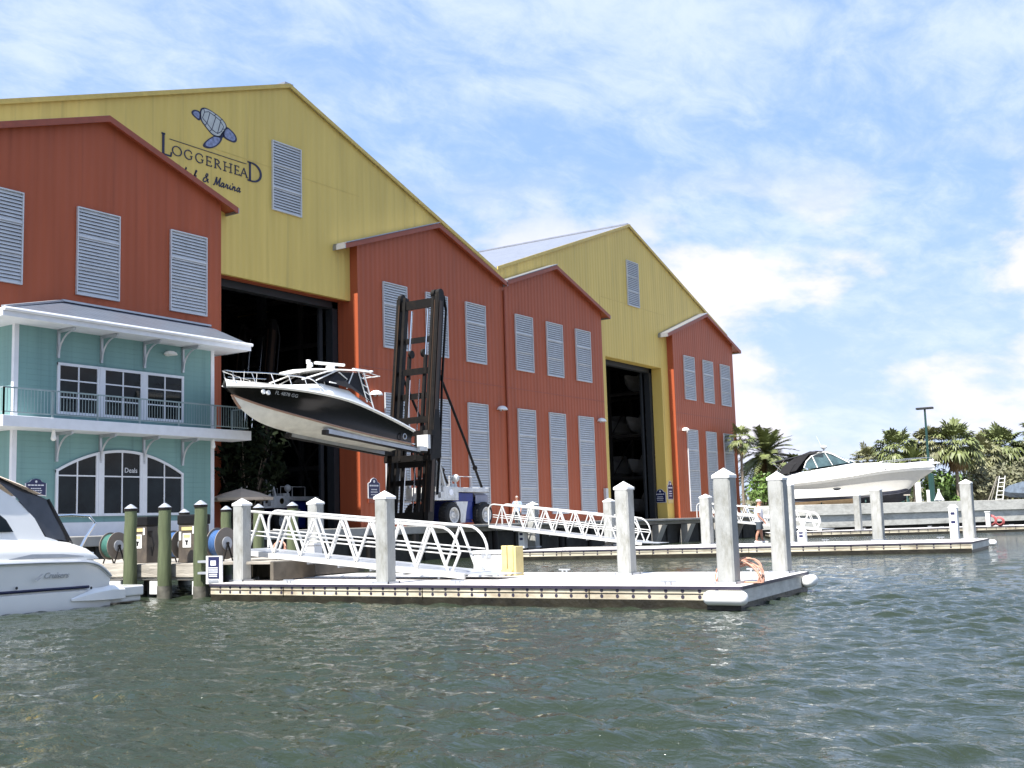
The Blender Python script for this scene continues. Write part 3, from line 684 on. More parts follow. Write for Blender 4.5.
b=MB(); b.tube([(60.5,YF-.07,16.3),(60.5,YF-.07,G)],.07,8); b.build('downpipe',M_REDTRIM,barn1)
b=MB(); b.box(72.75,73.1,YF-.2,YF-.005,G,3.75); b.build('utility_cabinet',M_LOUV,barn2)

# ------------------------------------------------------------------ lettering and turtle on the yellow wall
LY=YY-.03
def ribbon(b,pts,w0,w1=None):
    """flat raised stroke on the wall; pts are (x,z)"""
    k=len(pts); w1=w0 if w1 is None else w1; L=[];Rr=[]
    for i,p in enumerate(pts):
        a=pts[max(i-1,0)]; c=pts[min(i+1,k-1)]; dx,dz=c[0]-a[0],c[1]-a[1]; n=math.hypot(dx,dz) or 1
        w=(w0 if not callable(w0) else w0(i/(k-1)))/2 if k>1 else w0/2
        L.append((p[0]-dz/n*w,p[1]+dx/n*w)); Rr.append((p[0]+dz/n*w,p[1]-dx/n*w))
    vs=[(x,LY,z) for x,z in L+Rr]+[(x,LY+.028,z) for x,z in L+Rr]; fs=[]
    for i in range(k-1):
        fs+=[(i,i+1,k+i+1,k+i),(2*k+i,3*k+i,3*k+i+1,2*k+i+1),(i,2*k+i,2*k+i+1,i+1),(k+i,k+i+1,3*k+i+1,3*k+i)]
    fs+=[(0,k,3*k,2*k),(k-1,3*k-1,4*k-1,2*k-1)]
    b.add(vs,fs)
def glyph(b,ch,x,z,w,h):
    TK,TN=.20*h*.62,.075*h; P=lambda u,v:(x+u*w,z+v*h)
    def serif(u,v,s=.16): ribbon(b,[P(u-s,v),P(u+s,v)],TN)
    def ell(cx,cy,rx,ry,a0,a1,fn): ribbon(b,[P(cx+rx*math.cos(a),cy+ry*math.sin(a)) for a in np.linspace(a0,a1,22)],fn)
    if ch=='L': ribbon(b,[P(.2,.02),P(.2,.98)],TK); serif(.2,.98); ribbon(b,[P(.02,.025),P(.9,.025)],TN); ribbon(b,[P(.9,.02),P(.96,.22)],TN)
    if ch=='O': ell(.5,.5,.45,.48,0,2*math.pi,lambda u:TN+(TK-TN)*abs(math.cos(2*math.pi*u)))
    if ch=='G':
        ell(.52,.5,.46,.48,R(50),R(310),lambda u:TN+(TK-TN)*math.sin(math.pi*u)); ribbon(b,[P(.84,.10),P(.84,.42)],TK*.8); serif(.84,.42,.13); ribbon(b,[P(.83,.87),P(.86,.7)],TN)
    if ch=='E':
        ribbon(b,[P(.2,.02),P(.2,.98)],TK)
        for v,u in ((.02,.95),(.52,.75),(.97,.88)): ribbon(b,[P(.02 if v!=.52 else .2,v),P(u,v)],TN); ribbon(b,[P(u,v),P(u,v+(.14 if v<.5 else -.14))],TN)
    if ch=='R':
        ribbon(b,[P(.2,.02),P(.2,.98)],TK); serif(.2,.02); ell(.3,.74,.42,.24,R(90),R(-90),lambda u:TN+(TK-TN)*math.sin(math.pi*u)); ribbon(b,[P(.05,.98),P(.32,.98)],TN); ribbon(b,[P(.4,.5),P(.98,.02)],TK*.9)
    if ch=='H':
        for u in (.2,.82): ribbon(b,[P(u,.02),P(u,.98)],TK*.9); serif(u,.02); serif(u,.98)
        ribbon(b,[P(.2,.52),P(.82,.52)],TN)
    if ch=='A':
        ribbon(b,[P(.10,.02),P(.5,.99)],TN*1.2); ribbon(b,[P(.48,1.),P(.88,.02)],TK); ribbon(b,[P(.25,.36),P(.72,.36)],TN); serif(.1,.02,.13); serif(.88,.02,.14)
    if ch=='D':
        ribbon(b,[P(.18,.02),P(.18,.98)],TK); ell(.3,.5,.62,.48,R(90),R(-90),lambda u:TN+(TK*1.05-TN)*math.sin(math.pi*u)**1.2); ribbon(b,[P(.02,.98),P(.32,.98)],TN); ribbon(b,[P(.02,.02),P(.32,.02)],TN)
b=MB()
glyph(b,'L',33.62,18.5,.62,1.0)
for ch,x0,x1 in (('O',34.24,34.82),('G',34.94,35.46),('G',35.60,36.12),('E',36.24,36.62),('R',36.74,37.20),('H',37.30,37.92),('E',38.03,38.37),('A',38.40,38.92)): glyph(b,ch,x0,18.63,x1-x0,.45)
glyph(b,'D',38.88,18.52,.98,.96)
ribbon(b,[(34.1,19.32),(38.82,19.32)],.025)
# second line in a slanted brush script
def script(pts,w=.055): ribbon(b,pts,w)
def sc(x,z,s,P): script([(x+(u+.28*v)*s,z+v*s) for u,v in P])
z=17.79; s=.44
sc(36.72,z,s,[(-.05,.06),(.05,.0),(.12,.1),(.2,.95)]); sc(36.72,z,s*1.0,[(.2,.95),(.42,.08)]); sc(36.72,z,s,[(.42,.08),(.72,.98)]); sc(36.72,z,s,[(.72,.98),(.74,.1),(.82,0),(.95,.12)])
def loop_a(x): sc(x,z,s,[(.38,.42),(.2,.5),(.04,.3),(.05,.06),(.18,.0),(.34,.2),(.40,.48),(.37,.08),(.46,.0),(.6,.14)])
loop_a(37.14)
sc(37.42,z,s,[(.02,.1),(.14,.5),(.2,.42),(.34,.44),(.30,.08),(.4,0),(.5,.12)])
sc(37.68,z,s,[(.0,.1),(.1,.48),(.10,.06),(.2,0),(.32,.12)]); ribbon(b,[(37.90,18.09),(37.94,18.11)],.06)
sc(37.86,z,s,[(.05,.0),(.1,.48)]); sc(37.86,z,s,[(.09,.2),(.3,.48),(.4,.4),(.36,.06),(.46,0),(.58,.12)])
loop_a(38.16)
sc(36.02,z,s,[(.85,.02),(.3,.75),(.36,.98),(.52,.98),(.56,.78),(.15,.4),(.08,.12),(.25,.0),(.5,.12),(.75,.42)])
sc(35.42,z,s,[(.1,.12),(.38,.98),(.28,1.02),(.18,.3),(.16,.06),(.3,.0),(.46,.2),(.40,.42),(.26,.4)])
sc(35.10,z,s,[(.0,.48),(.02,.08),(.14,0),(.36,.2),(.42,.48),(.38,.06),(.5,0),(.62,.12)])
sc(34.86,z,s,[(.0,.12),(.25,.9),(.2,1.0),(.1,.4),(.1,.05),(.22,0),(.35,.12)])
sc(34.25,z,s,[(.8,.8),(.6,.98),(.25,.75),(.1,.3),(.3,.0),(.6,.06),(.8,.3)])
let=b.build('wall_lettering',M_NAVY,barn1)
SHELL=[(35.9,21.16),(36.08,21.38),(36.46,21.38),(36.87,21.28),(37.28,21.13),(37.52,20.91),(37.48,20.71),(37.23,20.44),(37.11,20.22),(36.7,20.2),(36.46,20.33),(36.18,20.54),(35.94,20.75)]
HEAD=[(35.86,20.67),(35.63,20.76),(35.42,20.86),(35.39,20.99),(35.55,21.12),(35.86,21.13),(35.94,20.95)]
FL1=[(36.83,20.23),(36.62,20.08),(36.3,19.84),(36.08,19.56),(36.19,19.48),(36.54,19.51),(36.95,19.75),(37.21,20.08),(37.23,20.25)]
FL2=[(37.52,20.85),(37.86,20.74),(38.11,20.58),(38.19,20.38),(38.07,20.21),(37.77,20.2),(37.4,20.26),(37.32,20.42),(37.36,20.64)]
TAIL=[(37.11,20.44),(37.32,20.53),(37.4,20.29),(37.18,20.2)]
def grow(P,k):
    cx=sum(p[0] for p in P)/len(P); cz=sum(p[1] for p in P)/len(P); return [(cx+(x-cx)*k,cz+(z-cz)*k) for x,z in P]
def smoothp(P):
    for _ in range(2):
        Q=[]
        for i in range(len(P)):
            a,c=P[i],P[(i+1)%len(P)]; Q+=[(a[0]*.75+c[0]*.25,a[1]*.75+c[1]*.25),(a[0]*.25+c[0]*.75,a[1]*.25+c[1]*.75)]
        P=Q
    return P
lg=MB()
for P,k in ((FL1,1.08),(FL2,1.08),(HEAD,1.1),(TAIL,1.05),(SHELL,1.05)): lg.prism(smoothp(grow(P,k)),LY+.012,YY-.001,'y')
logo=lg.build('turtle_emblem',M_NAVY,barn1)
b=MB(); b.prism(smoothp(grow(SHELL,.96)),LY+.006,LY+.011,'y'); b.build('shell',M_SHELL,logo)
b=MB()
for P,k in ((grow(FL1,.82),1),(grow(FL2,.82),1),(grow(HEAD,.72),1)): b.prism(smoothp(P),LY+.006,LY+.011,'y')
b.build('flipper',M_FLIP,logo)
b=MB(); LYs=LY; 
for pts in ([(36.02,20.86),(36.3,20.68),(36.6,20.45),(36.95,20.35),(37.2,20.52),(37.34,20.8),(37.1,21.05),(36.75,21.18),(36.4,21.27),(36.15,21.18),(36.02,20.86)],[(36.3,20.68),(36.48,21.24)],[(36.6,20.45),(36.85,21.14)],[(36.95,20.35),(37.15,21.0)],[(36.46,20.33),(36.6,20.45)],[(36.18,20.54),(36.3,20.68)],[(37.28,21.13),(37.1,21.05)],[(37.48,20.71),(37.28,20.66)],[(36.87,21.28),(36.75,21.18)],[(36.08,21.38),(36.15,21.18)]):
    ribbon(b,pts,.035)
for p in b.v: pass
b.v=[(x,y-.002,zz) for x,y,zz in b.v]; b.build('shell_line',M_NAVY,logo)

# ------------------------------------------------------------------ wall lamps and notice boards on the barns
def wall_lamp(x,z,y,label):
    t=empty('wall_lamp',(x,y,z),label,'wall lamp','white wall lamps')
    b=MB(); b.ball((x,y-.16,z-.06),.42,14,8,(1,.75,.62),zmin=-.05); b.build('hood',M_WHITE,t,smooth=True)
    b=MB(); b.box(x-.1,x+.1,y-.08,y-.004,z-.12,z+.1); b.build('back_plate',M_GALV,t)
wall_lamp(47.57,8.60,YF,'white wall lamp on the red wall behind the stern of the lifted boat')
wall_lamp(59.75,8.6,YF,'white wall lamp by the seam between the two red gables')
wall_lamp(72.6,8.6,YF,'white wall lamp left of the narrow barn doorway')
wall_lamp(86.8,8.66,YF,'white wall lamp right of the narrow barn doorway, on the last red gable')
def board(x,z,w,h,y,label,foot=None,face='y'):
    t=empty('notice_board',(x,y,z),label,'sign','blue notice boards on the barns')
    P=[(-w/2,0),(w/2,0),(w/2,h*.72),(w*.3,h*.80),(w*.22,h*.93),(0,h),(-w*.22,h*.93),(-w*.3,h*.80),(-w/2,h*.72)]
    MB().prism([(x+a,z+c) for a,c in P],y-.05,y-.01,'y').build('edge',M_WTRIM,t)
    b=MB(); b.prism([(x+a*.93,z+.03+c*.95) for a,c in P],y-.058,y-.051,'y')
    for i,(zz,ww,tt) in enumerate(((.58,.78,.07),(.40,.5,.05),(.28,.6,.05),(.16,.55,.04))):
        n=5
        for k in range(n): b.box(x-w*ww/2+k*w*ww/n,x-w*ww/2+(k+.8)*w*ww/n,y-.062,y-.059,z+h*zz,z+h*(zz+tt),1)
    b.disc((x,y-.0605,z+h*.82),(0,1,0),h*.07,.004,12,1); b.build('panel',[M_SIGNB,M_WTRIM],t)
    if foot: b=MB(); b.box(x-w/2,x+w/2,y-.05,y-.01,z-h*.22,z-.02); b.build('lower_strip',M_REDTRIM if foot=='r' else M_YELBOX,t)
    return t
board(47.4,3.0,.95,1.1,YF,'blue notice board with a red strip, on the red wall behind the forklift mast','r')
board(84.75,3.0,.95,1.5,YY,'arched blue notice board on the front of the yellow door jamb','y')
t=board(0,0,1.0,1.1,0,'low blue notice board inside the yellow door reveal',None)
t.location=(84.135,41.08,2.75); t.rotation_euler=(0,0,R(-90))

# ------------------------------------------------------------------ racks and boats inside the barns
def hullring(bw,zk,zc,zs,n=6):
    return [(-bw,zs),(-bw*.86,zc),(0,zk),(bw*.86,zc),(bw,zs)]
def stored_boat(x,y,z,label,L=7.5):
    t=empty('stored_boat',(x,y,z),label,'boat','boats stored on racks inside the barns')
    b=MB(); rings=[]
    for u,bw,zk,zc,zs in ((0,1.15,0,.35,1.1),(.4,1.2,0,.38,1.2),(.7,1.0,.1,.5,1.35),(.9,.5,.4,.85,1.45),(1,.06,1.2,1.35,1.5)):
        rings.append([(x+L*.5-L*u,y+a,z+c) for a,c in hullring(bw,zk,zc,zs)])
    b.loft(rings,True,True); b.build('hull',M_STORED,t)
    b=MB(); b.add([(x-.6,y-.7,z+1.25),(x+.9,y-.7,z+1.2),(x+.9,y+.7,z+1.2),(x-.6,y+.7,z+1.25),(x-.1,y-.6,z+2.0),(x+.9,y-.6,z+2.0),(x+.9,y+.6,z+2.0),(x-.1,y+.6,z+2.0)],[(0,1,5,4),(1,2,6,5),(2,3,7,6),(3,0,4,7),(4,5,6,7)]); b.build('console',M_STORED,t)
def rack(x0,x1,y0,ny,label):
    t=empty('boat_rack',((x0+x1)/2,y0,G),label,'rack'); b=MB()
    for k in range(ny+1):
        y=y0+3.2*k
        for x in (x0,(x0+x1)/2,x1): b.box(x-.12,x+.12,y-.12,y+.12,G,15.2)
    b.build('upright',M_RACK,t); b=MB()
    for lz in (5.0,8.6,12.2,15.1):
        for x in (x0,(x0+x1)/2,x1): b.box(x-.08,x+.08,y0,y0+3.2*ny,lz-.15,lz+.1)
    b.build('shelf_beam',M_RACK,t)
    b=MB()
    for k in range(ny+1):
        y=y0+3.2*k
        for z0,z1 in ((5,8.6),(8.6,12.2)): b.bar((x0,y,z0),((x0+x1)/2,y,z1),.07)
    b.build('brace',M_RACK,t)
rack(87.5,95.5,44.0,4,'steel boat rack seen dimly through the narrow barn doorway')
rack(49.5,57.5,44.0,4,'steel boat rack in the dark behind the big doorway')
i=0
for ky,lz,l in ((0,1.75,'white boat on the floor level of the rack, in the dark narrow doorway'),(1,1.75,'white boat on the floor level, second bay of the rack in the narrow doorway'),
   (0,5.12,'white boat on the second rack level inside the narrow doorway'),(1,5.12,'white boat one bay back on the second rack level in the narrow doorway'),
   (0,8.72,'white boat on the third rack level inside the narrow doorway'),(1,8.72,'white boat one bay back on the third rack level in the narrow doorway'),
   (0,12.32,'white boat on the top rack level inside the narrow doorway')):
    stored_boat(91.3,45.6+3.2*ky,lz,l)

# ------------------------------------------------------------------ teal office
of=empty('office_building',(28.9,37,G),'two storey teal clapboard office with balcony and arched ground floor windows','building')
xa,xb,yt=24.3,33.5,37.0
b=MB(); b.box(xa,xb,yt,39.98,G-.2,9.1); b.build('wall',M_TEAL,of)
b=MB()
for x in (xa,xb): b.box(x-.06 if x==xa else x-.12,x+.12 if x==xa else x+.06,yt-.03,yt+.12,G-.2,9.1)
b.build('corner_board',M_WTRIM,of)
b=MB(); b.box(xa+.13,xb-.13,yt-.05,yt-.003,G-.2,1.98); b.build('water_table',M_WTRIM,of)
# hipped roof against the red gable
b=MB(); e0,e1,ye=23.0,34.4,35.75
b.add([(e0,ye,9.36),(e1,ye,9.36),(36.1,39.97,10.80),(28.2,39.97,10.85),(e0,39.97,9.36),
       (e0,ye,9.30),(e1,ye,9.30),(e1,39.97,9.30),(e0,39.97,9.30)],[(0,1,2,3),(0,3,4),(1,7,2),(1,6,7),(0,5,6,1),(4,8,5,0),(5,8,7,6)])
rf=b.build('roof',M_OROOF,of)
b=MB(); b.bar((e0,ye,9.38),(28.2,39.9,10.88),.16,.08); b.bar((28.2,39.92,10.9),(36.0,39.92,10.85),.14,.08); b.build('hip_cap',M_GALV,rf)
b=MB(); b.box(e0,e1,ye-.05,ye,9.06,9.34); b.box(e0-.05,e0,ye-.05,39.9,9.06,9.34); b.box(e1,e1+.05,ye-.05,39.9,9.06,9.34); b.build('fascia',M_WTRIM,rf)
b=MB(); b.box(e0,e1,ye,39.9,9.08,9.12); b.build('soffit',M_WTRIM,rf)
b=MB(); b.tube([(e0-.05,ye-.12,9.30),(e1+.05,ye-.12,9.30)],.07,8); b.build('gutter',M_WTRIM,rf)
# balcony
s0,s1,ys=23.1,34.55,35.8
bl=MB(); bl.box(s0,s1,ys,36.995,5.27,5.66); bl.box(s0,xa-.065,36.996,39.9,5.27,5.66)
bal=bl.build('balcony',M_WTRIM,of,bevel=.015)
def railing(pts):
    r=MB(); p=MB()
    for (ax,ay),(bx,by) in zip(pts[:-1],pts[1:]):
        L=math.hypot(bx-ax,by-ay); n=max(1,round(L/1.9))
        r.bar((ax,ay,6.62),(bx,by,6.62),.05,.05); r.bar((ax,ay,5.78),(bx,by,5.78),.035,.035)
        for i in range(n+1):
            u=i/n; x,y=ax+(bx-ax)*u,ay+(by-ay)*u; r.bar((x,y,5.66),(x,y,6.62),.05)
        m=int(L/.13)
        for i in range(1,m):
            u=i/m; x,y=ax+(bx-ax)*u,ay+(by-ay)*u; p.bar((x,y,5.79),(x,y,6.6),.014)
    ro=r.build('railing',M_RAIL,bal); p.build('picket',M_RAIL,ro)
railing([(s0+.06,39.8),(s0+.06,ys+.06),(s1-.06,ys+.06),(s1-.06,36.9)])
# brackets
for x in (26.02,27.9,29.92,31.86):
    for z0,z1,out in ((8.02,9.06,1.0),(4.2,5.26,.95)):
        b=MB(); b.box(x-.045,x+.045,yt-.09,yt-.003,z0,z1); b.box(x-.04,x+.04,yt-out,yt-.09,z1-.1,z1)
        pts=[(yt-.05+ -.0,z0+.08)]+[(yt-.09-out*.85*(1-math.cos(a)),z0+.1+(z1-z0-.2)*math.sin(a)) for a in np.linspace(0,math.pi/2,7)]
        b.tube([(x,p,q) for p,q in pts],.035,6); b.build('bracket',M_GALV,of)
# windows
def win(x0,x1,z0,z1,nx,nz,arch=None,parent=of):
    """white frame with muntins, dark panes behind; arch maps x to the head height"""
    t=.10; f=MB(); hd=arch or (lambda x:z1)
    xs=np.linspace(x0,x1,9)
    f.box(x0,x0+t,yt-.07,yt-.004,z0,hd(x0+t/2)); f.box(x1-t,x1,yt-.07,yt-.004,z0,hd(x1-t/2)); f.box(x0+t,x1-t,yt-.08,yt-.004,z0,z0+t)
    for a,c in zip(xs[:-1],xs[1:]):
        za,zc=hd(a),hd(c); f.prism([(a,za-t),(c,zc-t),(c,zc),(a,za)],yt-.075,yt-.0045,'y')
    for i in range(1,nx): x=x0+(x1-x0)*i/nx; f.box(x-.025,x+.025,yt-.055,yt-.02,z0+t,hd(x)-t)
    zs=[z0+(z1-z0)*i/nz for i in range(1,nz)] if arch is None else [3.70]
    for z in zs: f.box(x0+t,x1-t,yt-.052,yt-.021,z-.025,z+.025)
    fo=f.build('window',M_WTRIM,parent)
    g=MB(); top=[(x,hd(x)-t*.6) for x in xs[::-1]]
    g.prism([(x0+t*.5,z0+t*.5),(x1-t*.5,z0+t*.5)]+[(min(max(x,x0+t*.5),x1-t*.5),z) for x,z in top],yt-.018,yt-.006,'y'); g.build('pane',M_GLASS,fo)
    return fo
for x0,x1 in ((26.0,27.82),(27.98,29.84),(29.98,31.9)): win(x0,x1,5.95,7.86,2,3)
arch=lambda x: 4.72-.0885*(x-28.93)**2*1.08
wins=[win(x0,x1,2.2,4,2,2,arch) for x0,x1 in ((26.0,27.82),(27.98,29.84),(29.98,31.9))]
b=MB()
for x in (27.9,29.91): b.box(x-.075,x+.075,yt-.085,yt-.004,2.2,arch(x)); b.box(x-.075,x+.075,yt-.085,yt-.004,5.95,7.86)
b.build('mullion',M_WTRIM,of)
text_mesh('Deals',.27,'window_lettering',M_WTRIM,wins[1],frame_M((29.33-28.9,36.972-37,3.86-G),(1,0,0),(0,0,1)))
b=MB(); 
for x,z in ((25.35,5.10),(32.8,5.10)): b.tube([(x,36.2,5.26),(x,36.2,5.0)],[.05,.09],10); b.ball((x,36.2,4.97),.10,10,6)
b.build('soffit_lamp',M_WHITE,of)
b=MB(); b.ball((31.05,36.75,8.66),.30,12,6,(1,.8,.5),zmin=-.05); b.box(30.97,31.13,36.75,36.995,8.62,8.8); b.build('wall_light',M_WHITE,of,smooth=True)
t=board(25.2,2.95,.85,.62,yt,'blue notice board on the teal office wall above the moored cruiser')

# ------------------------------------------------------------------ boats (x forward from the transom, z up from the keel)
def cat(P,u):
    n=len(P)-1; i=min(int(u*n),n-1); t=u*n-i
    p0,p1,p2,p3=P[max(i-1,0)],P[i],P[i+1],P[min(i+2,n)]
    return tuple(.5*(2*b+(c-a)*t+(2*a-5*b+4*c-d)*t*t+(3*b-a-3*c+d)*t**3) for a,b,c,d in zip(p0,p1,p2,p3))
def hull(t,st,m_bot,m_top,m_deck,gun=.14,flare=.06,camber=.12,stripe=None,dense=36,mid=None,rail=M_STEEL,rake=0.,bow_dark=None):
    S=[cat(st,i/dense) for i in range(dense+1)]
    S=[(x,zk,max(cw,.015),cz,max(sw,.03),sz) for x,zk,cw,cz,sw,sz in S]
    def side(x,zk,cw,cz,sw,sz,v):      # v 0 chine .. 1 sheer
        return (cw+(sw-cw)*v-flare*math.sin(math.pi*v)*min(1,sw), cz+(sz-cz)*v)
    Lx=S[-1][0]; rk=lambda x,v: x-rake*(1-v)*max(0,x/Lx)**5
    b=MB(); b.loft([[(x,-cw,cz),(x,-cw*.95,cz-.04),(x,-cw*.5,zk+(cz-zk)*.42),(x,0,zk),(x,cw*.5,zk+(cz-zk)*.42),(x,cw*.95,cz-.04),(x,cw,cz)] for x,zk,cw,cz,sw,sz in S],False)
    x,zk,cw,cz,sw,sz=S[0]; b.add([(x,-cw,cz),(x,0,zk),(x,cw,cz)],[(0,1,2)])
    b.v=[(rk(p[0],0),p[1],p[2]) for p in b.v]
    if bow_dark:
        for i,f in enumerate(b.f):
            if b.v[f[0]][0]>bow_dark[1]: b.m[i]=1
    b.build('hull_bottom',[m_bot,bow_dark[0]] if bow_dark else m_bot,t,world=False,smooth=True)
    b=MB(); vs=[i/6 for i in range(7)]
    for sg in (-1,1):
        b.loft([[(rk(s[0],v),sg*side(*s,v*(1-gun/max(s[5]-s[3],gun*1.5)))[0],side(*s,v*(1-gun/max(s[5]-s[3],gun*1.5)))[1]) for v in vs] for s in S],False)
    s=S[0]; vg=1-gun/(s[5]-s[3]); p=[side(*s,v*vg) for v in vs]; b.add([(s[0],-w,z) for w,z in p]+[(s[0],w,z) for w,z in reversed(p)],[tuple(range(2*len(p)))])
    tops=b.build('topside',m_top,t,world=False,smooth=True)
    b=MB()
    def dk(s):
        x,zk,cw,cz,sw,sz=s; v=1-gun/max(sz-cz,gun*1.5); w0,z0=side(*s,v)
        k=[(-w0-.012,z0),(-sw-.02,z0+(sz-z0)*.5),(-sw-.01,sz),(-sw*.9,sz+.03),(-sw*.5,sz+camber*.75),(0,sz+camber)]
        k=[(a,c) for a,c in k]+[(-a,c) for a,c in reversed(k[:-1])]
        return [(x,a,c) for a,c in k]
    b.loft([dk(s) for s in S],False); b.add(dk(S[0]),[tuple(range(11))])
    deck=b.build('deck',m_deck,t,world=False,smooth=True)
    if stripe:
        b=MB()
        for sg in (-1,1): b.tube([(rk(s[0],0),sg*(s[2]+.005),s[3]+.02) for s in S],.045,6)
        b.build('boot_stripe',stripe,t,world=False,smooth=True)
    b=MB()
    for sg in (-1,1): b.tube([(s[0],sg*(s[4]+.018),s[5]-gun*.55) for s in S],.025,6)
    b.build('rub_rail',rail,t,world=False,smooth=True)
    return S,deck
def sheer_at(S,x):
    for a,c in zip(S[:-1],S[1:]):
        if a[0]<=x<=c[0]:
            u=(x-a[0])/(c[0]-a[0]+1e-9); return a[4]+(c[4]-a[4])*u, a[5]+(c[5]-a[5])*u
    return S[-1][4],S[-1][5]
def bow_rail(t,S,x0,x1,h,inset=.9,n=6,r=.022,over=.25):
    b=MB(); pts={-1:[],1:[]}
    xs=np.linspace(x0,x1,22)
    for sg in (-1,1):
        for x in xs:
            w,z=sheer_at(S,x); pts[sg].append((x,sg*w*inset,z+h*min(1,(x-x0)/1.0+.15)))
    w,z=sheer_at(S,x1); tip=[(x1+over,-.12,z+h),(x1+over,.12,z+h)]
    b.tube(pts[-1]+tip+pts[1][::-1],r,7)
    for sg in (-1,1):
        for x in np.linspace(x0+.25,x1-.05,n):
            w,z=sheer_at(S,x); hh=h*min(1,(x+.2-x0)/1.0+.15); b.tube([(x,sg*w*inset,z),(x+.22,sg*sheer_at(S,min(x+.22,x1))[0]*inset,z+hh)],r*.85,6)
        if over>.2:
            m=[(p[0],p[1]*.98,p[2]-h*.5) for p in pts[sg][15:]]; b.tube(m+[(x1+over*.7,sg*.1,z+h*.5)],r*.7,6)
    return b.build('bow_rail',M_STEEL,t,world=False,smooth=True)

# the lifted boat: black topsides, white bottom, hardtop
TILT=.082
lb=empty('lifted_motorboat',(41.85,34.3,4.86),'black hulled motorboat with hardtop held high on the forklift','boat',rz=math.pi,ry=0)
lb.rotation_mode='XYZ'; lb.rotation_euler=(0,-TILT,math.pi)
ST=[(0,.12,1.30,.36,1.46,1.05),(2.2,.12,1.38,.37,1.60,1.40),(4.6,.10,1.36,.44,1.66,1.70),(6.7,.14,1.12,.60,1.54,1.76),(8.4,.30,.70,.80,1.10,1.73),(9.6,.66,.28,1.02,.52,1.65),(10.35,1.08,.03,1.20,.10,1.58)]
S,dk=hull(lb,ST,M_BOTTOM,M_HULLBLK,M_GEL,gun=.13,flare=.10,camber=.2,stripe=M_TANSTR,rail=M_WHITE,rake=.45)
b=MB()      # raised trunk and cockpit coaming
def ring(x,w,z0,z1): return [(x,-w,z0),(x,-w*.97,z0+(z1-z0)*.6),(x,-w*.8,z1),(x,0,z1+.05),(x,w*.8,z1),(x,w*.97,z0+(z1-z0)*.6),(x,w,z0)]
b.loft([ring(.5,1.30,1.02,1.12),ring(1.8,1.38,1.25,1.42),ring(3.0,1.38,1.43,1.80),(ring(4.2,1.32,1.58,2.22)),ring(5.8,1.15,1.68,2.28),ring(7.1,.85,1.72,2.04),ring(8.3,.45,1.74,1.86)],False)
b.add(ring(.5,1.30,1.02,1.12),[tuple(range(7))]); b.build('coaming',M_GEL,lb,world=False,smooth=True)
b=MB(); b.loft([[(x,-w,z0),(x2,-w*.82,z1),(x2,w*.82,z1),(x,w,z0)] for x,x2,w,z0,z1 in ((5.35,4.9,1.16,2.33,2.86),)]*1+[],False) if False else None
b=MB()
# dark side curtains and windshield panes
for sg in (-1,1):
    b.add([(5.6,sg*1.18,2.34),(5.0,sg*1.10,2.90),(3.5,sg*1.14,3.12),(2.95,sg*1.30,1.86),(3.4,sg*1.34,2.0),(4.3,sg*1.32,2.26)],[(0,1,2,3,4,5)])
b.add([(5.95,-.75,2.40),(5.95,.75,2.40),(5.25,.70,2.93),(5.25,-.70,2.93)],[(0,1,2,3)])
for sg in (-1,1): b.add([(5.95,sg*.75,2.40),(5.6,sg*1.18,2.34),(5.0,sg*1.10,2.90),(5.25,sg*.70,2.93)],[(0,1,2,3)])
b.build('curtain',M_CANVAS,lb,world=False)
b=MB()
for sg in (-1,1):
    y=sg*1.20
    b.tube([(7.0,sg*.95,2.26),(5.7,y*.96,2.80),(5.0,y*.95,2.98)],.035,7); b.tube([(6.3,sg*1.08,2.32),(5.1,y*.97,2.96)],.03,7)
    b.tube([(5.6,y,2.36),(4.75,y*.98,2.36),(4.5,y,2.66),(5.0,y*.96,2.90)],.03,7); b.tube([(4.5,y,2.25),(4.1,y*.98,3.05)],.028,7)
    b.tube([(3.45,y,3.16),(2.75,y*1.06,1.62)],.035,7); b.tube([(3.8,y,3.14),(3.2,y*1.06,1.85)],.028,7)
    for v in (.2,.42,.64,.85): b.tube([(3.45-.7*v,y*(1+.06*v),3.16-1.54*v),(3.8-.6*v,y*(1+.06*v),3.14-1.29*v)],.022,6)
b.build('hardtop_frame',M_WHITE,lb,world=False,smooth=True)
b=MB(); b.loft([[(x,-w,z),(x,-w*.9,z+.07),(x,0,z+.12),(x,w*.9,z+.07),(x,w,z),(x,w*.5,z-.04),(x,-w*.5,z-.04)] for x,w,z in ((6.6,.85,2.72),(6.3,1.05,2.78),(5.2,1.2,2.95),(4.0,1.25,3.12),(2.9,1.2,3.24))],True,True)
ht=b.build('hardtop',M_GEL,lb,world=False,smooth=True)
b=MB()
for k in range(5): b.tube([(2.9,-1.0+.5*k,3.26),(1.9,-.8+.4*k,3.28)],.018,6)
b.tube([(1.9,-.85,3.28),(1.9,.85,3.28)],.02,6); b.tube([(2.7,-1.1,3.34),(2.7,1.1,3.34)],.04,6); b.bar((3.8,-.9,3.26),(2.6,-.9,3.36),.12,.1); b.bar((3.8,.9,3.26),(2.6,.9,3.36),.12,.1)
b.build('rod_rack',M_WHITE,ht,world=False)
b=MB(); b.tube([(4.3,0,3.15),(4.3,0,3.42)],.2,12); b.box(4.2,4.4,-.2,.2,3.16,3.4); b.bar((3.7,.3,3.52),(5.0,-.3,3.46),.16,.11); b.build('radar_scanner',M_WHITE,ht,world=False,bevel=.03)
b=MB(); b.ball((6.1,.5,3.08),.13,12,8); b.tube([(6.1,.5,2.8),(6.1,.5,3.0)],.06,8); b.tube([(5.7,.0,2.95),(5.7,.0,3.35)],.05,8); b.tube([(5.7,.0,3.25),(5.7,.0,3.42)],[.08,.10],10); b.build('antenna_dome',M_WHITE,ht,world=False,smooth=True)
bow_rail(lb,S,6.0,10.05,.50,n=6,over=.35)
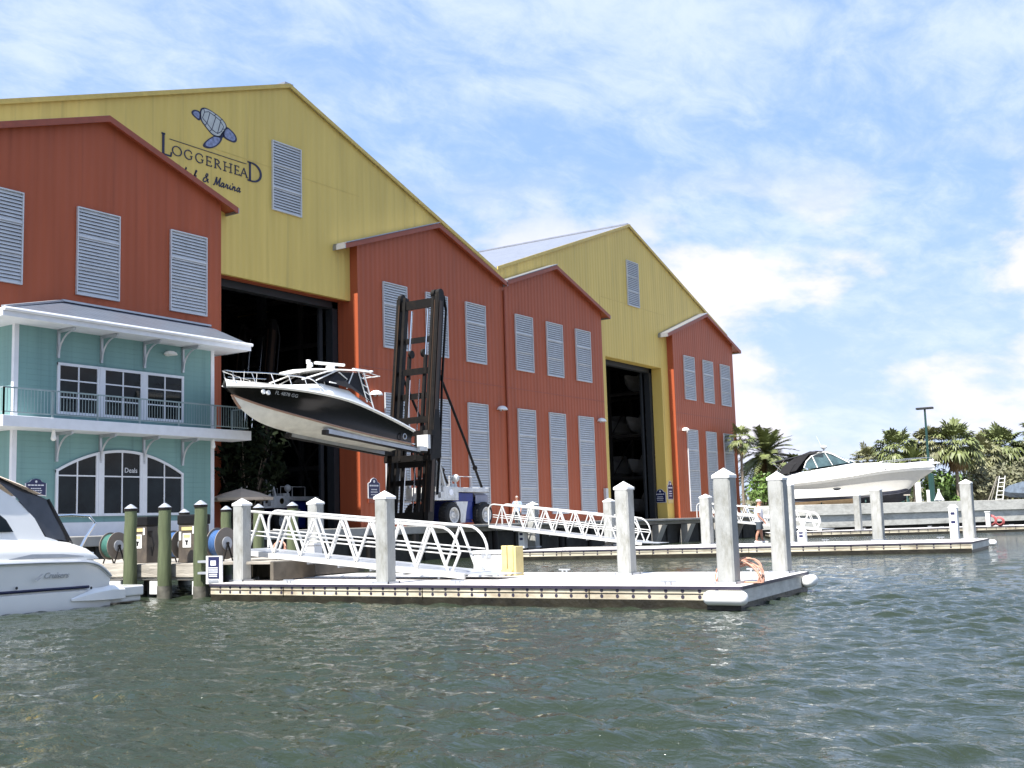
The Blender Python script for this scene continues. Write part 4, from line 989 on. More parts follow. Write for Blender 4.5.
b=MB(); b.tube([(7.6,-1.1,1.75),(7.6,-1.1,2.6)],.009,5); b.tube([(8.6,-.8,1.75),(8.6,-.8,2.5)],.009,5); b.build('whip_antenna',M_WHITE,lb,world=False)
b=MB(); b.box(.15,.95,-.75,.75,1.08,1.42); b.box(1.2,1.7,-.9,.9,1.3,1.55); b.build('aft_seat',M_GEL,lb,world=False,bevel=.05)
b=MB(); b.tube([(.06,-1.12,1.12),(.06,1.12,1.12)],.02,6); b.box(-.35,-.01,-.6,.6,.3,.5); b.box(-.5,-.01,-1.1,1.1,.42,.47); b.build('swim_step',M_GEL,lb,world=False)
def hull_text(t,S,txt,x,v,size,m,sg,name,shear=0,gun=.13,flare=.1):
    """flat lettering set just outside the hull side at station x"""
    def pt(xx,vv):
        for a,c in zip(S[:-1],S[1:]):
            if a[0]<=xx<=c[0]:
                u=(xx-a[0])/(c[0]-a[0]+1e-9); s=[p+(q-p)*u for p,q in zip(a,c)]; break
        w=s[2]+(s[4]-s[2])*vv-flare*math.sin(math.pi*vv)*min(1,s[4]); return Vector((xx,sg*w,s[3]+(s[5]-s[3])*vv))
    p=pt(x,v); dx=(pt(x+.2,v)-pt(x-.2,v)).normalized(); dz=(pt(x,v+.1)-pt(x,v-.1)).normalized()
    if sg>0: dx=-dx
    n=dx.cross(dz).normalized(); return text_mesh(txt,size,name,m,t,frame_M(p+n*.022,dx,(dz-dx*dz.dot(dx))),.006,shear)
# the side seen in the photo is +y of the boat (the boat points to -X)
hull_text(lb,S,'FL 4878 GG',7.95,.66,.21,M_GALV,1,'registration')
b=MB(); w,z=sheer_at(S,8.7); b.tube([(9.0,w*.78,z-.30),(9.0,w*.78+.06,z-.29)],.10,12); b.tube([(8.8,w*.85,z-.31),(8.8,w*.85+.06,z-.30)],.10,12); b.build('bow_port',M_WHITE,lb,world=False)
b=MB(); b.torus((.75,1.475,.62),(0,1,0),.12,.025,16,6); b.build('exhaust_ring',M_GALV,lb,world=False)
b=MB(); b.tube([(9.92,0,1.22),(9.72,0,.98),(9.45,0,.74)],.055,8); b.build('stem_band',M_TANSTR,lb,world=False)

# white express cruiser ashore
WCX,WCY=94.1,34.3; WCR=math.atan2(-.98,.2)
wc=empty('white_cruiser',(WCX,WCY,1.85),'white express cruiser with black canopy standing ashore behind the grey bulkhead','boat',rz=0)
wc.rotation_euler=(0,R(-.6),WCR); wc.scale=(.92,1,1)
ST=[(0,.0,1.55,.62,1.80,2.40),(3,.0,1.58,.66,1.95,2.54),(6,.03,1.5,.74,1.95,2.80),(8.6,.08,1.15,.85,1.65,3.08),(10.8,.30,.66,.98,1.05,3.22),(12.2,.85,.24,1.25,.48,3.26),(13.0,1.5,.03,1.62,.1,3.24)]
S2,_=hull(wc,ST,M_TANBOT,M_GELB,M_GEL,gun=.5,flare=.16,camber=.22,stripe=M_DKBOT,rail=M_GEL,bow_dark=(M_DKBOT,6.2),rake=2.0)
b=MB()
for sg in (-1,1):
    b.loft([[(s[0]-2.0*(s[0]/13)**5,sg*(s[2]+.02),s[3]+.0),(s[0]-1.9*(s[0]/13)**5,sg*(s[2]+.055),s[3]+.16),(s[0]-1.8*(s[0]/13)**5,sg*(s[2]+.03),s[3]+.30)] for s in S2[2:30]],False)
b.build('waterline_band',M_DKBOT,wc,world=False,smooth=True)
b=MB()    # swept white side panel aft
for sg in (-1,1):
    rr=[]
    for i in range(14):
        x=.0+i*.62; u=i/13; hgt=.75*(1-u**2)**.5; zc=.62+.28*0+1*0
        w=sheer_at(S2,x)[0]; rr.append([(x,sg*(w*.88+.10),.92),(x,sg*(w*.93+.10),.92+hgt*.5),(x,sg*(w*.965+.06),.92+hgt)])
    b.loft(rr,False)
b.build('side_panel',M_GEL,wc,world=False,smooth=True)
MB.OFF=(0,0,.62)
b=MB(); b.loft([ring(.3,1.55,1.85,2.3),ring(2.5,1.6,1.95,2.55),ring(4.5,1.55,2.05,2.75),ring(6.3,1.4,2.2,2.95),ring(8.2,1.15,2.4,2.92),ring(10,.75,2.5,2.75),ring(11.4,.3,2.55,2.62)],False); b.add(ring(.3,1.55,1.85,2.3),[tuple(range(7))]); b.build('coachroof',M_GEL,wc,world=False,smooth=True); MB.OFF=(-1.1,0,.72)
b=MB()
for sg in (-1,1): b.add([(7.0,sg*.98,2.95),(3.6,sg*1.42,2.60),(3.15,sg*1.42,2.75),(3.35,sg*1.36,3.2),(3.8,sg*1.28,3.6),(4.4,sg*1.18,3.86),(5.0,sg*1.08,3.92),(5.6,sg*1.0,3.72)],[(0,1,2,3,4,5,6,7)])
b.add([(7.4,-.6,2.98),(7.4,.6,2.98),(5.2,.62,3.96),(5.2,-.62,3.96)],[(0,1,2,3)])
for sg in (-1,1): b.add([(7.4,sg*.6,2.98),(7.0,sg*.98,2.95),(5.0,sg*1.08,3.92),(5.2,sg*.62,3.96)],[(0,1,2,3)])
b.build('windshield',mat('green_grey_glass',(.06,.10,.11),.08,var=.4,vscale=1.5,spec=.6),wc,world=False)
b=MB()
for sg in (-1,1): b.tube([(7.4,sg*.6,2.98),(5.2,sg*.62,3.86)],.04,6); b.tube([(7.05,sg*1.0,2.96),(5.6,sg*1.02,3.74),(5.0,sg*1.10,3.94),(4.4,sg*1.20,3.88),(3.8,sg*1.30,3.62),(3.35,sg*1.38,3.22),(3.12,sg*1.44,2.70)],.06,6); b.tube([(5.6,sg*1.22,2.82),(5.0,sg*1.12,3.86)],.035,6); b.tube([(4.3,sg*1.38,2.66),(3.9,sg*1.30,3.6)],.05,6)
b.tube([(5.2,-.62,3.86),(5.2,.62,3.86)],.04,6); b.build('windshield_frame',M_GEL,wc,world=False,smooth=True)
b=MB()
for sg in (-1,1): b.loft([[(.7,sg*1.55,2.2),(1.8,sg*1.55,2.3)],[(1.4,sg*1.5,3.0),(2.3,sg*1.5,3.0)],[(2.5,sg*1.35,3.65),(3.2,sg*1.35,3.66)],[(3.7,sg*1.1,4.06),(4.4,sg*1.1,4.0)]],False)
b.loft([[(3.9,-1.1,4.06),(4.6,-1.1,4.0)],[(4.0,0,4.14),(4.7,0,4.08)],[(3.9,1.1,4.06),(4.6,1.1,4.0)]],False)
b.build('radar_arch',M_CANVAS,wc,world=False,smooth=True)
b=MB(); b.ball((4.8,0,4.4),.28,12,8,(1,1,.6)); b.tube([(4.8,0,4.1),(4.8,0,4.3)],.1,8); b.tube([(4.7,.7,4.1),(4.1,.8,5.4)],.012,5); b.build('radar_dome',M_GEL,wc,world=False,smooth=True)
b=MB(); b.loft([[(x,-1.4,z-.12),(x,-.8,z),(x,.8,z),(x,1.4,z-.12)] for x,z in ((4.8,4.04),(3.4,3.90),(2.0,3.66),(.2,3.36))],False)
for sg in (-1,1): b.add([(3.6,sg*1.40,3.78),(2.6,sg*1.42,3.62),(.6,sg*1.55,2.2),(2.4,sg*1.5,2.5)],[(0,1,2,3)])
b.build('canopy',M_CANVAS,wc,world=False)
b=MB()
for sg in (-1,1): b.tube([(.3,sg*1.35,3.28),(1.4,sg*1.5,2.3)],.02,6); b.tube([(.2,sg*1.4,2.1),(1.4,sg*1.4,3.4)],.02,6)
b.build('canopy_pole',M_STEEL,wc,world=False)
MB.OFF=(0,0,0)
bow_rail(wc,S2,7.8,12.7,.50,n=6,over=.1,r=.018)
b=MB()
for x in (7.6,8.9):
    w,z=sheer_at(S2,x); 
    for sg in (-1,1): b.ball((x,sg*(w*.99-.04),z-.2),.2,12,6,(1.2,.35,.5))
b.build('porthole',M_GLASS,wc,world=False,smooth=True)
b=MB()
for sg in (-1,1): b.ball((4.8,sg*1.94,1.55),.24,10,6,(1.5,.3,.5))
b.build('vent',M_DARK,wc,world=False)
b=MB(); b.bar((12.7,0,3.28),(13.45,0,3.3),.5,.1); b.build('pulpit',M_GEL,wc,world=False); b=MB(); b.bar((13.1,0,3.4),(13.5,0,3.18),.12); b.bar((13.45,-.25,3.08),(13.45,.25,3.08),.09); b.tube([(12.6,0,3.48),(12.95,0,3.53)],.12,8); b.build('anchor',M_GALV,wc,world=False)
yt_=empty('boat_cradle',(95.4,27.9,G),'low steel cradle carrying the white cruiser','cradle',rz=wc.rotation_euler.z)
b=MB()
for x in (-3.5,0,3.2): b.box(x-.12,x+.12,-1.5,1.5,0,.2); b.box(x-.1,x+.1,-.15,.15,.2,1.1+(.0 if x<3 else .1)); 
for sg in (-1,1):
    b.box(-4,4,sg*1.3-.08,sg*1.3+.08,.2,.36)
    for x in (-3.5,0,3.2): b.bar((x,sg*1.4,.3),(x,sg*1.15,1.45),.1)
b.build('frame',M_LAMPG,yt_,world=False)
b=MB()
for x in (-3.5,0,3.2):
    for sg in (-1,1): b.box(x-.25,x+.25,sg*1.1-.12,sg*1.1+.12,1.4,1.5)
b.build('pad',M_WOOD,yt_,world=False)

# moored cruiser at the left edge: x forward = -X in the world
mc=empty('moored_cruiser',(15.95,22.35,-.55),'white motor cruiser with beige canopy moored stern-to beside the fuel pier','boat',rz=math.pi)
ST=[(0,.0,1.55,.50,1.62,1.22),(.5,.0,1.62,.50,1.72,1.50),(1.4,.0,1.66,.5,1.80,1.56),(4,.0,1.66,.52,1.85,1.62),(7,.15,1.4,.7,1.75,1.85),(9.5,.7,.7,1.2,1.1,2.05),(11.2,1.7,.05,1.9,.15,2.1)]
S3,_=hull(mc,ST,M_DKBOT,M_GEL,M_GEL,gun=.10,flare=.02,camber=.05,rail=M_GALV)
b=MB()
for sg in (-1,1):
    b.loft([[(s[0],sg*(s[2]+.03),s[3]-.02),(s[0],sg*(s[2]+.075),s[3]+.12),(s[0],sg*(s[2]+.07),s[3]+.40),(s[0],sg*(s[2]+.03),s[3]+.44)] for s in S3 if s[0]<8],False)
b.build('lower_moulding',M_GEL,mc,world=False,smooth=True)
b=MB()
for sg in (-1,1): b.tube([(s[0],sg*(s[2]+.075),s[3]+.475) for s in S3 if .55<s[0]<9],.032,6)
b.build('hull_stripe',M_NAVY,mc,world=False)
b=MB(); P=[(-1.0,-1.45),(-1.08,-1.2),(-1.08,1.2),(-1.0,1.45),(-.1,1.6),(.0,1.6),(.0,-1.6),(-.1,-1.6)]; b.prism(P,.70,.92,'z'); b.prism([(x*.97,y*.96) for x,y in P],.58,.70,'z'); b.build('swim_platform',M_GEL,mc,world=False,bevel=.03)
b=MB()
for sg in (-1,1):
    b.loft([[(-.40,sg*1.50,.66),(-.40,sg*1.60,.68),(-.40,sg*1.60,.86),(-.40,sg*1.45,.93)],[(.0,sg*1.62,.66),(.0,sg*1.74,.68),(.0,sg*1.73,.88),(.0,sg*1.60,.97)],[(.5,sg*1.68,.67),(.5,sg*1.80,.69),(.5,sg*1.79,.84),(.5,sg*1.72,.92)],[(1.05,sg*1.70,.70),(1.05,sg*1.765,.71),(1.05,sg*1.765,.74),(1.05,sg*1.74,.76)]],False)
b.build('quarter_moulding',M_GEL,mc,world=False,smooth=True)
b=MB()  # cockpit coaming and swept arch
for sg in (-1,1):
    b.loft([[(x,sg*(1.80-o),1.54),(x,sg*(1.80-o),1.54+.30*hh),(x,sg*(1.76-o),1.54+.58*hh),(x,sg*(1.66-o),1.54+.82*hh),(x,sg*(1.50-o),1.54+.96*hh),(x,sg*(1.20-o),1.54+hh)] for x,o,hh in ((.32,.16,.02),(.42,.12,.16),(.6,.07,.27),(.95,.03,.38),(1.5,.0,.46),(2.5,.0,.52),(5.2,.0,.58))],False)
    out=[(1.0,1.60),(1.1,1.80),(1.3,1.95),(1.58,2.03),(1.78,2.40),(2.12,2.76),(2.6,3.06),(3.6,3.36),(5.2,3.46),(5.2,1.62)]
    n=len(out); y0=sg*1.74; y1=sg*1.60
    inn=[(x,sg*(1.42-.18*max(0,z-2.1)),z) for x,z in out]; ou=[(x,sg*(1.60-.18*max(0,z-2.1)),z) for x,z in out]
    b.add(ou+inn,[tuple(range(n)),tuple(reversed(range(n,2*n)))]+[(i,i+n,(i+1)%n+n,(i+1)%n) for i in range(n)])
b.box(.45,.6,-1.65,1.65,1.2,1.68); b.loft([[(3.6,-1.40,3.35),(5.2,-1.38,3.45)],[(3.5,0,3.46),(5.2,0,3.55)],[(3.6,1.40,3.35),(5.2,1.38,3.45)]],False)
b.build('coaming',M_GEL,mc,world=False,smooth=True)
b=MB()
for sg in (-1,1): b.add([(2.28,sg*1.606,2.14),(2.42,sg*1.565,2.38),(2.72,sg*1.52,2.62),(3.3,sg*1.46,2.92),(5.0,sg*1.44,3.05),(5.0,sg*1.606,2.14)],[(0,1,2,3,4,5)])
b.build('side_window',M_GLASS,mc,world=False)
b=MB()
for sg in (-1,1): b.loft([[(.80,sg*1.795,1.60),(.80,sg*1.795,1.612)],[(1.3,sg*1.815,1.60),(1.3,sg*1.812,1.67)],[(2.0,sg*1.815,1.60),(2.0,sg*1.812,1.69)],[(2.5,sg*1.815,1.60),(2.5,sg*1.815,1.61)]],False)
b.build('side_vent',M_GALV,mc,world=False)
b=MB(); b.loft([[(x,-w,z-.10),(x,-w*.8,z),(x,w*.8,z),(x,w,z-.10)] for x,w,z in ((1.36,1.42,2.90),(1.9,1.52,3.10),(2.6,1.52,3.34),(3.6,1.50,3.60),(5.0,1.45,3.75))],False); b.build('canopy',M_BEIGE,mc,world=False)
b=MB()
for sg in (-1,1): b.add([(.92,sg*1.48,1.92),(1.40,sg*1.40,2.78),(1.95,sg*1.44,2.98),(2.65,sg*1.45,3.22),(2.15,sg*1.50,2.80),(1.76,sg*1.54,2.36),(1.50,sg*1.57,2.0)],[(0,1,2,3,4,5,6)])
b.add([(.92,-1.55,1.88),(.92,1.55,1.88),(1.40,1.30,2.76),(1.40,-1.30,2.76)],[(0,1,2,3)])
b.build('clear_curtain',M_VINYL,mc,world=False)
b=MB()
for sg in (-1,1): b.tube([(.90,sg*1.49,1.90),(1.385,sg*1.40,2.78)],.035,6); b.tube([(1.39,sg*1.34,2.75),(2.0,sg*1.40,2.98),(2.7,sg*1.40,3.28)],.03,6)
b.tube([(1.385,-1.34,2.76),(1.385,1.34,2.76)],.03,6); b.tube([(.91,-1.55,1.87),(.91,1.55,1.87)],.03,6); b.build('curtain_edge',M_CANVAS,mc,world=False)
b=MB()
for y in (-1.0,.2,1.35): b.tube([(.75,y,1.45),(.42,y,2.0),(.20,y,2.28),(.35,y,2.43),(.8,y,2.46),(1.3,y,2.44)],.03,7); b.tube([(.48,y,1.9),(.62,y,1.72)],.02,6)
b.build('stern_rail',M_STEEL,mc,world=False,smooth=True)
hull_text(mc,S3,'Cruisers',1.42,.66,.17,M_GALV,1,'name_lettering',shear=.35,gun=.1,flare=.02)
b=MB(); w=1.80; b.add([(1.96,1.86,1.20),(1.82,1.86,1.30),(1.76,1.86,1.30),(1.86,1.86,1.23),(1.80,1.86,1.23),(1.90,1.86,1.16)],[(0,1,2,3,4,5)]); b.build('name_emblem',M_GALV,mc,world=False)
b=MB(); 
for x,z in ((.6,.95),(2.3,1.05)): b.ball((x,1.70+.08,z),.03,8,5,(1,.5,1))
b.build('through_hull',M_DARK,mc,world=False)

# ------------------------------------------------------------------ forklifts (local x to the rear, the forks point to -x)
fl=empty('boat_forklift',(44.95,34.3,G),'big blue and white marina forklift with tall black mast carrying the black boat','forklift')
def wheel(x,y,r,w,sg):
    b=MB(); pr=[(r*.60,-.5),(r*.72,-.56),(r*.9,-.5),(r*.985,-.36),(r,-.2),(r,.2),(r*.985,.36),(r*.9,.5),(r*.72,.56),(r*.60,.5)]; n=32
    b.loft([[(x+rr*math.cos(a),y+k*w,r+rr*math.sin(a)) for rr,k in pr] for a in (2*math.pi*i/n for i in range(n+1))],False)
    for i in range(24):
        a=2*math.pi*i/24
        for s in (-1,1):
            c=Vector((x+(r+.005)*math.cos(a+s*.06),y+s*w*.2,r+(r+.005)*math.sin(a+s*.06))); b.bar(c-Vector((0,w*.17,0)),c+Vector((0,w*.17,0)),.05,.03,up=(math.cos(a),0,math.sin(a)))
    t=b.build('tyre',M_RUB,fl,world=False,smooth=True)
    b=MB(); o=y+sg*w*.5
    for rr,dy in (): pass
    b.loft([[(x+rr*math.cos(a),o+sg*d,r+rr*math.sin(a)) for a in (2*math.pi*i/24 for i in range(24))] for rr,d in ((r*.60,.0),(r*.62,.04),(r*.54,.03),(r*.5,-.10),(r*.24,-.14),(r*.22,-.02),(r*.05,-.0))],True,False)
    rm=b.build('rim',M_LIFTW,t,world=False,smooth=True)
    b=MB()
    for i in range(8): a=2*math.pi*i/8; b.disc((x+r*.36*math.cos(a),o-sg*.115,r+r*.36*math.sin(a)),(0,1,0),.03,.04,8)
    b.build('wheel_nut',M_GALV,rm,world=False)
for sg in (-1,1): wheel(.07,sg*1.05,.62,.52,sg); wheel(2.86,sg*1.02,.62,.5,sg)
b=MB(); b.box(.78,2.15,-.95,.95,.38,1.72); b.box(2.15,3.3,-.72,.72,.4,1.35); b.prism([(.95,.25),(2.3,.25),(2.1,.40),(1.0,.40)],-.9,.9,'y'); b.prism([(.5,1.25),(2.2,1.25),(2.2,1.72),(.5,1.72)],-.96,.96,'y'); b.build('body',M_BLUE,fl,world=False,bevel=.04)
b=MB(); 
for sg in (-1,1): b.prism([(.62,1.28),(1.62,1.28),(1.45,.72),(1.36,.25),(.98,.25),(.92,.72)],sg*1.0-.05,sg*1.0+.05,'y')
b.build('white_step_panel',M_LIFTW,fl,world=False)
b=MB(); b.box(.35,3.42,-1.1,1.1,1.74,1.97); b.build('deck_plate',M_LIFTW,fl,world=False,bevel=.03)
b=MB(); b.loft([[(x,-w,z0),(x,-w,z1-.12),(x,-w+.15,z1),(x,w-.15,z1),(x,w,z1-.12),(x,w,z0)] for x,w,z0,z1 in ((2.32,1.02,1.18,1.70),(3.2,1.02,1.18,1.70),(3.6,.9,1.22,1.66),(3.72,.7,1.3,1.55))],False); b.add([(3.72,-.7,1.3),(3.72,-.7,1.43),(3.72,-.55,1.55),(3.72,.55,1.55),(3.72,.7,1.43),(3.72,.7,1.3)],[tuple(range(6))]); b.build('counterweight',mat('counterweight_grey',(.22,.23,.30),.4,var=.1),fl,world=False,smooth=True)
b=MB(); b.box(-1.25,.72,-1.15,1.15,1.34,1.42); b.box(-.42,.72,-1.15,-1.05,1.42,2.0); b.box(-.42,.72,1.05,1.15,1.42,2.0); b.box(-1.25,-.5,-1.15,-1.08,1.42,1.75); b.box(-.5,-.42,-1.15,1.15,1.42,2.0); b.build('cab_platform',M_LIFTW,fl,world=False,bevel=.02)
b=MB()
for y in (-1.08,1.08): b.box(-.95,-.72,y-.07,y+.07,1.4,3.1); b.bar((-.72,y,3.0),(-.15,y,1.45),.16,.10); b.bar((-.95,y,3.08),(-.62,y,3.08),.14)
b.build('cab_post',M_LIFTW,fl,world=False)
b=MB(); b.box(-.1,.45,-.35,.35,1.45,1.85); b.bar((.45,0,1.8),(.6,0,2.5),.6,.12,up=(0,1,0)); b.build('seat',M_BLACK,fl,world=False,bevel=.04)
b=MB(); b.torus((-.42,0,2.15),(-.5,0,1),.2,.02,18,6); b.bar((-.6,0,1.5),(-.42,0,2.15),.06); b.build('steering_wheel',M_BLACK,fl,world=False)
b=MB()
for y in (-1.05,1.05):
    b.tube([(.1,y,2.0),(.1,y,2.5),(2.0,y,2.5),(2.0,y,1.97)],.02,6); b.tube([(1.0,y,1.97),(1.0,y,2.5)],.02,6)
b.build('hand_rail',M_LIFTW,fl,world=False)
b=MB(); b.ball((.75,-.95,2.42),.2,12,8); b.tube([(.75,-.95,1.97),(.75,-.95,2.3)],.05,8); b.box(.45,.95,-.9,-.4,1.97,2.15); b.build('work_lamp',M_LIFTW,fl,world=False)
b=MB(); b.disc((.08,-1.16,1.72),(0,1,0),.16,.03,16); b.build('side_lamp',M_STEEL,fl,world=False)
TM=.115   # the mast leans back
mast=lambda z: -1.72+TM*(z-1.0)
def mbar(b,y,z0,z1,w,d,off=0): b.bar((mast(z0)+off,y,z0),(mast(z1)+off,y,z1),w,d,up=(1,0,0))
b=MB()
for y in (-1.25,1.22): mbar(b,y,.25,11.35,.16,.44); mbar(b,y-math.copysign(.07,y),.25,11.35,.18,.06,-.21); mbar(b,y-math.copysign(.07,y),.25,11.35,.18,.06,.21)
m1=b.build('outer_mast',M_BLACK,fl,world=False)
b=MB()
for y in (-1.36,1.33): mbar(b,y,.8,11.0,.012,.22,-.05)
for y in (-1.12,1.09): mbar(b,y,.8,11.05,.06,.03,-.25)
b.build('brown_channel_face',M_BROWN,m1,world=False)  # brown strips along the mast channels
b=MB()
for y in (-.90,.86): mbar(b,y,.35,11.40,.15,.28,-.02)
m2=b.build('inner_mast',M_BLACK,fl,world=False)
b=MB()
for z,h,o in ((11.0,.42,0),(9.2,.26,.12),(6.4,.28,.12),(5.2,.3,-.1),(2.2,.25,.1),(.6,.4,0)): b.bar((mast(z)+o,-1.1,z),(mast(z)+o,1.05,z),h,.16,up=(1,0,0)) if False else b.box(mast(z)+o-.09,mast(z)+o+.09,-1.15,1.1,z-h/2,z+h/2)
for z,h in ((7.6,.3),(3.1,.35)): b.box(mast(z)-.15,mast(z)+.02,-.75,.7,z-h/2,z+h/2)
b.build('cross_member',M_BLACK,fl,world=False)
b=MB()
for y in (-.52,.48): mbar(b,y,.6,8.4,.15,.15,.02)
b.build('lift_cylinder',M_BLACK,fl,world=False)
b=MB()
for y in (-.52,.48): b.tube([(mast(5.4)+.02,y,5.4),(mast(10.7)+.02,y,10.7)],.055,8)
for y in (-.30,.28): b.tube([(mast(.8)-.1,y,.8),(mast(7.2)-.1,y,7.2)],.035,6)
b.build('chrome_rod',M_STEEL,fl,world=False)
b=MB()
for y in (-1.2,-.9,1.15): b.disc((mast(11.4),y,11.4),(0,1,0),.22,.2,14)
for y in (-.4,.36): b.disc((mast(8.5),y,8.5),(0,1,0),.2,.12,14)
b.build('chain_sheave',M_BLACK,fl,world=False)
b=MB()
for sg in (-1,1): b.tube([(mast(7.55)+.3,sg*1.12,7.55),(.95+.6,sg*1.05,4.2),(2.92,sg*1.0,1.99)],.065,8); b.ball((2.35,sg*1.02,2.95),.13,8,6); b.bar((mast(7.6)+.05,sg*1.12,7.6),(mast(7.5)+.4,sg*1.12,7.5),.2)
b.build('tilt_strut',M_BLACK,fl,world=False)
b=MB()
for sg in (-1,1): b.tube([(mast(6.0)+.2,sg*.75,6.0),(-.1,sg*.8,2.1)],.05,8)
for dy,o in ((-1.3,.48),(-1.2,.56)): b.tube([(mast(11.2)+.25,dy,11.3),(mast(10.6)+o,dy,10.6),(mast(7)+o*.9,dy,7),(mast(4)+o*1.1,dy,4),(mast(1.6)+o,dy,1.6)],.045,6)
b.build('hydraulic_hose',M_BLACK,fl,world=False)
b=MB(); zc=3.65; b.box(mast(zc)-.42,mast(zc)-.27,-1.45,1.40,zc-.45,zc-.15); b.box(mast(zc+.9)-.42,mast(zc+.9)-.27,-1.45,1.4,zc+.75,zc+1.0)
for y in (-1.3,-.5,.45,1.25): b.bar((mast(zc-.4)-.33,y,zc-.4),(mast(zc+1.0)-.33,y,zc+1.0),.16,.14,up=(1,0,0))
for y in (-1.32,1.27): b.add([(mast(zc)-.3,y-.06,zc-.4),(mast(zc)+.5,y-.06,zc-.3),(mast(zc+2)+.2,y-.06,zc+2.0),(mast(zc+2)-.15,y-.06,zc+2.0),(mast(zc)-.3,y+.06,zc-.4),(mast(zc)+.5,y+.06,zc-.3),(mast(zc+2)+.2,y+.06,zc+2.0),(mast(zc+2)-.15,y+.06,zc+2.0)],[(0,1,2,3),(7,6,5,4),(0,4,5,1),(1,5,6,2),(2,6,7,3),(3,7,4,0)])
cg=b.build('carriage',M_BLACK,fl,world=False)
for y in (-1.1,1.05):
    b=MB(); a=Vector((mast(zc)-.35,y,zc-.02)); e=a+Vector((-7.0,0,7.0*TILT)); b.bar(a,e,.28,.20); b.bar(a,a+Vector((.08,0,1.0)),.26,.14,up=(1,0,0))
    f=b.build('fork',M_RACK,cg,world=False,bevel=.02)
    b=MB(); b.bar(a+Vector((-.6,0,.125)),e+Vector((.1,0,.125)),.26,.05); b.bar(a+Vector((-.6,-.15,.02)),e+Vector((.15,-.15,.02)),.012,.16); b.build('fork_pad',M_GALV,f,world=False)
    b=MB(); b.bar(a+Vector((-.4,0,-.115)),e+Vector((.4,0,-.105)),.20,.03); b.build('fork_underside',M_BLACK,f,world=False)
b=MB(); b.box(mast(zc)-.62,mast(zc)-.43,-1.45,-.8,zc+.1,zc+.75); b.box(mast(zc)-1.2,mast(zc)-.62,-1.42,-1.26,zc-.02,zc+.18); b.build('white_fork_guard',M_LIFTW,cg,world=False)
f2=dup(fl,(45.4,46.0,G),'second blue forklift parked in the dark behind the big doorway')
f2['group']='boat forklifts'; fl['group']='boat forklifts'
for c in list(kids(f2)):
    if c.name.split('.')[0] in ('carriage',):
        for g in kids(c):
            for h in kids(g): bpy.data.objects.remove(h)
            bpy.data.objects.remove(g)
        bpy.data.objects.remove(c)

# ------------------------------------------------------------------ people
def skin_body(name,J,E,rad,m,parent,sub=2):
    me=bpy.data.meshes.new(name); me.from_pydata(J,E,[]); me.materials.append(m)
    o=bpy.data.objects.new(name,me); col.objects.link(o)
    md=o.modifiers.new('Skin','SKIN'); md.use_smooth_shade=True
    for i,r in enumerate(rad):
        v=me.skin_vertices[0].data[i]; v.radius=(r,r) if not isinstance(r,tuple) else r; v.use_root=(i==0)
    s=o.modifiers.new('Sub','SUBSURF'); s.levels=sub; s.render_levels=sub
    bpy.context.view_layer.update(); dg=bpy.context.evaluated_depsgraph_get()
    nm=bpy.data.meshes.new_from_object(o.evaluated_get(dg)); nm.name=name
    bpy.data.objects.remove(o); bpy.data.meshes.remove(me)
    n=bpy.data.objects.new(name,nm); col.objects.link(n); n.parent=parent
    if not nm.materials: nm.materials.append(m)
    return n
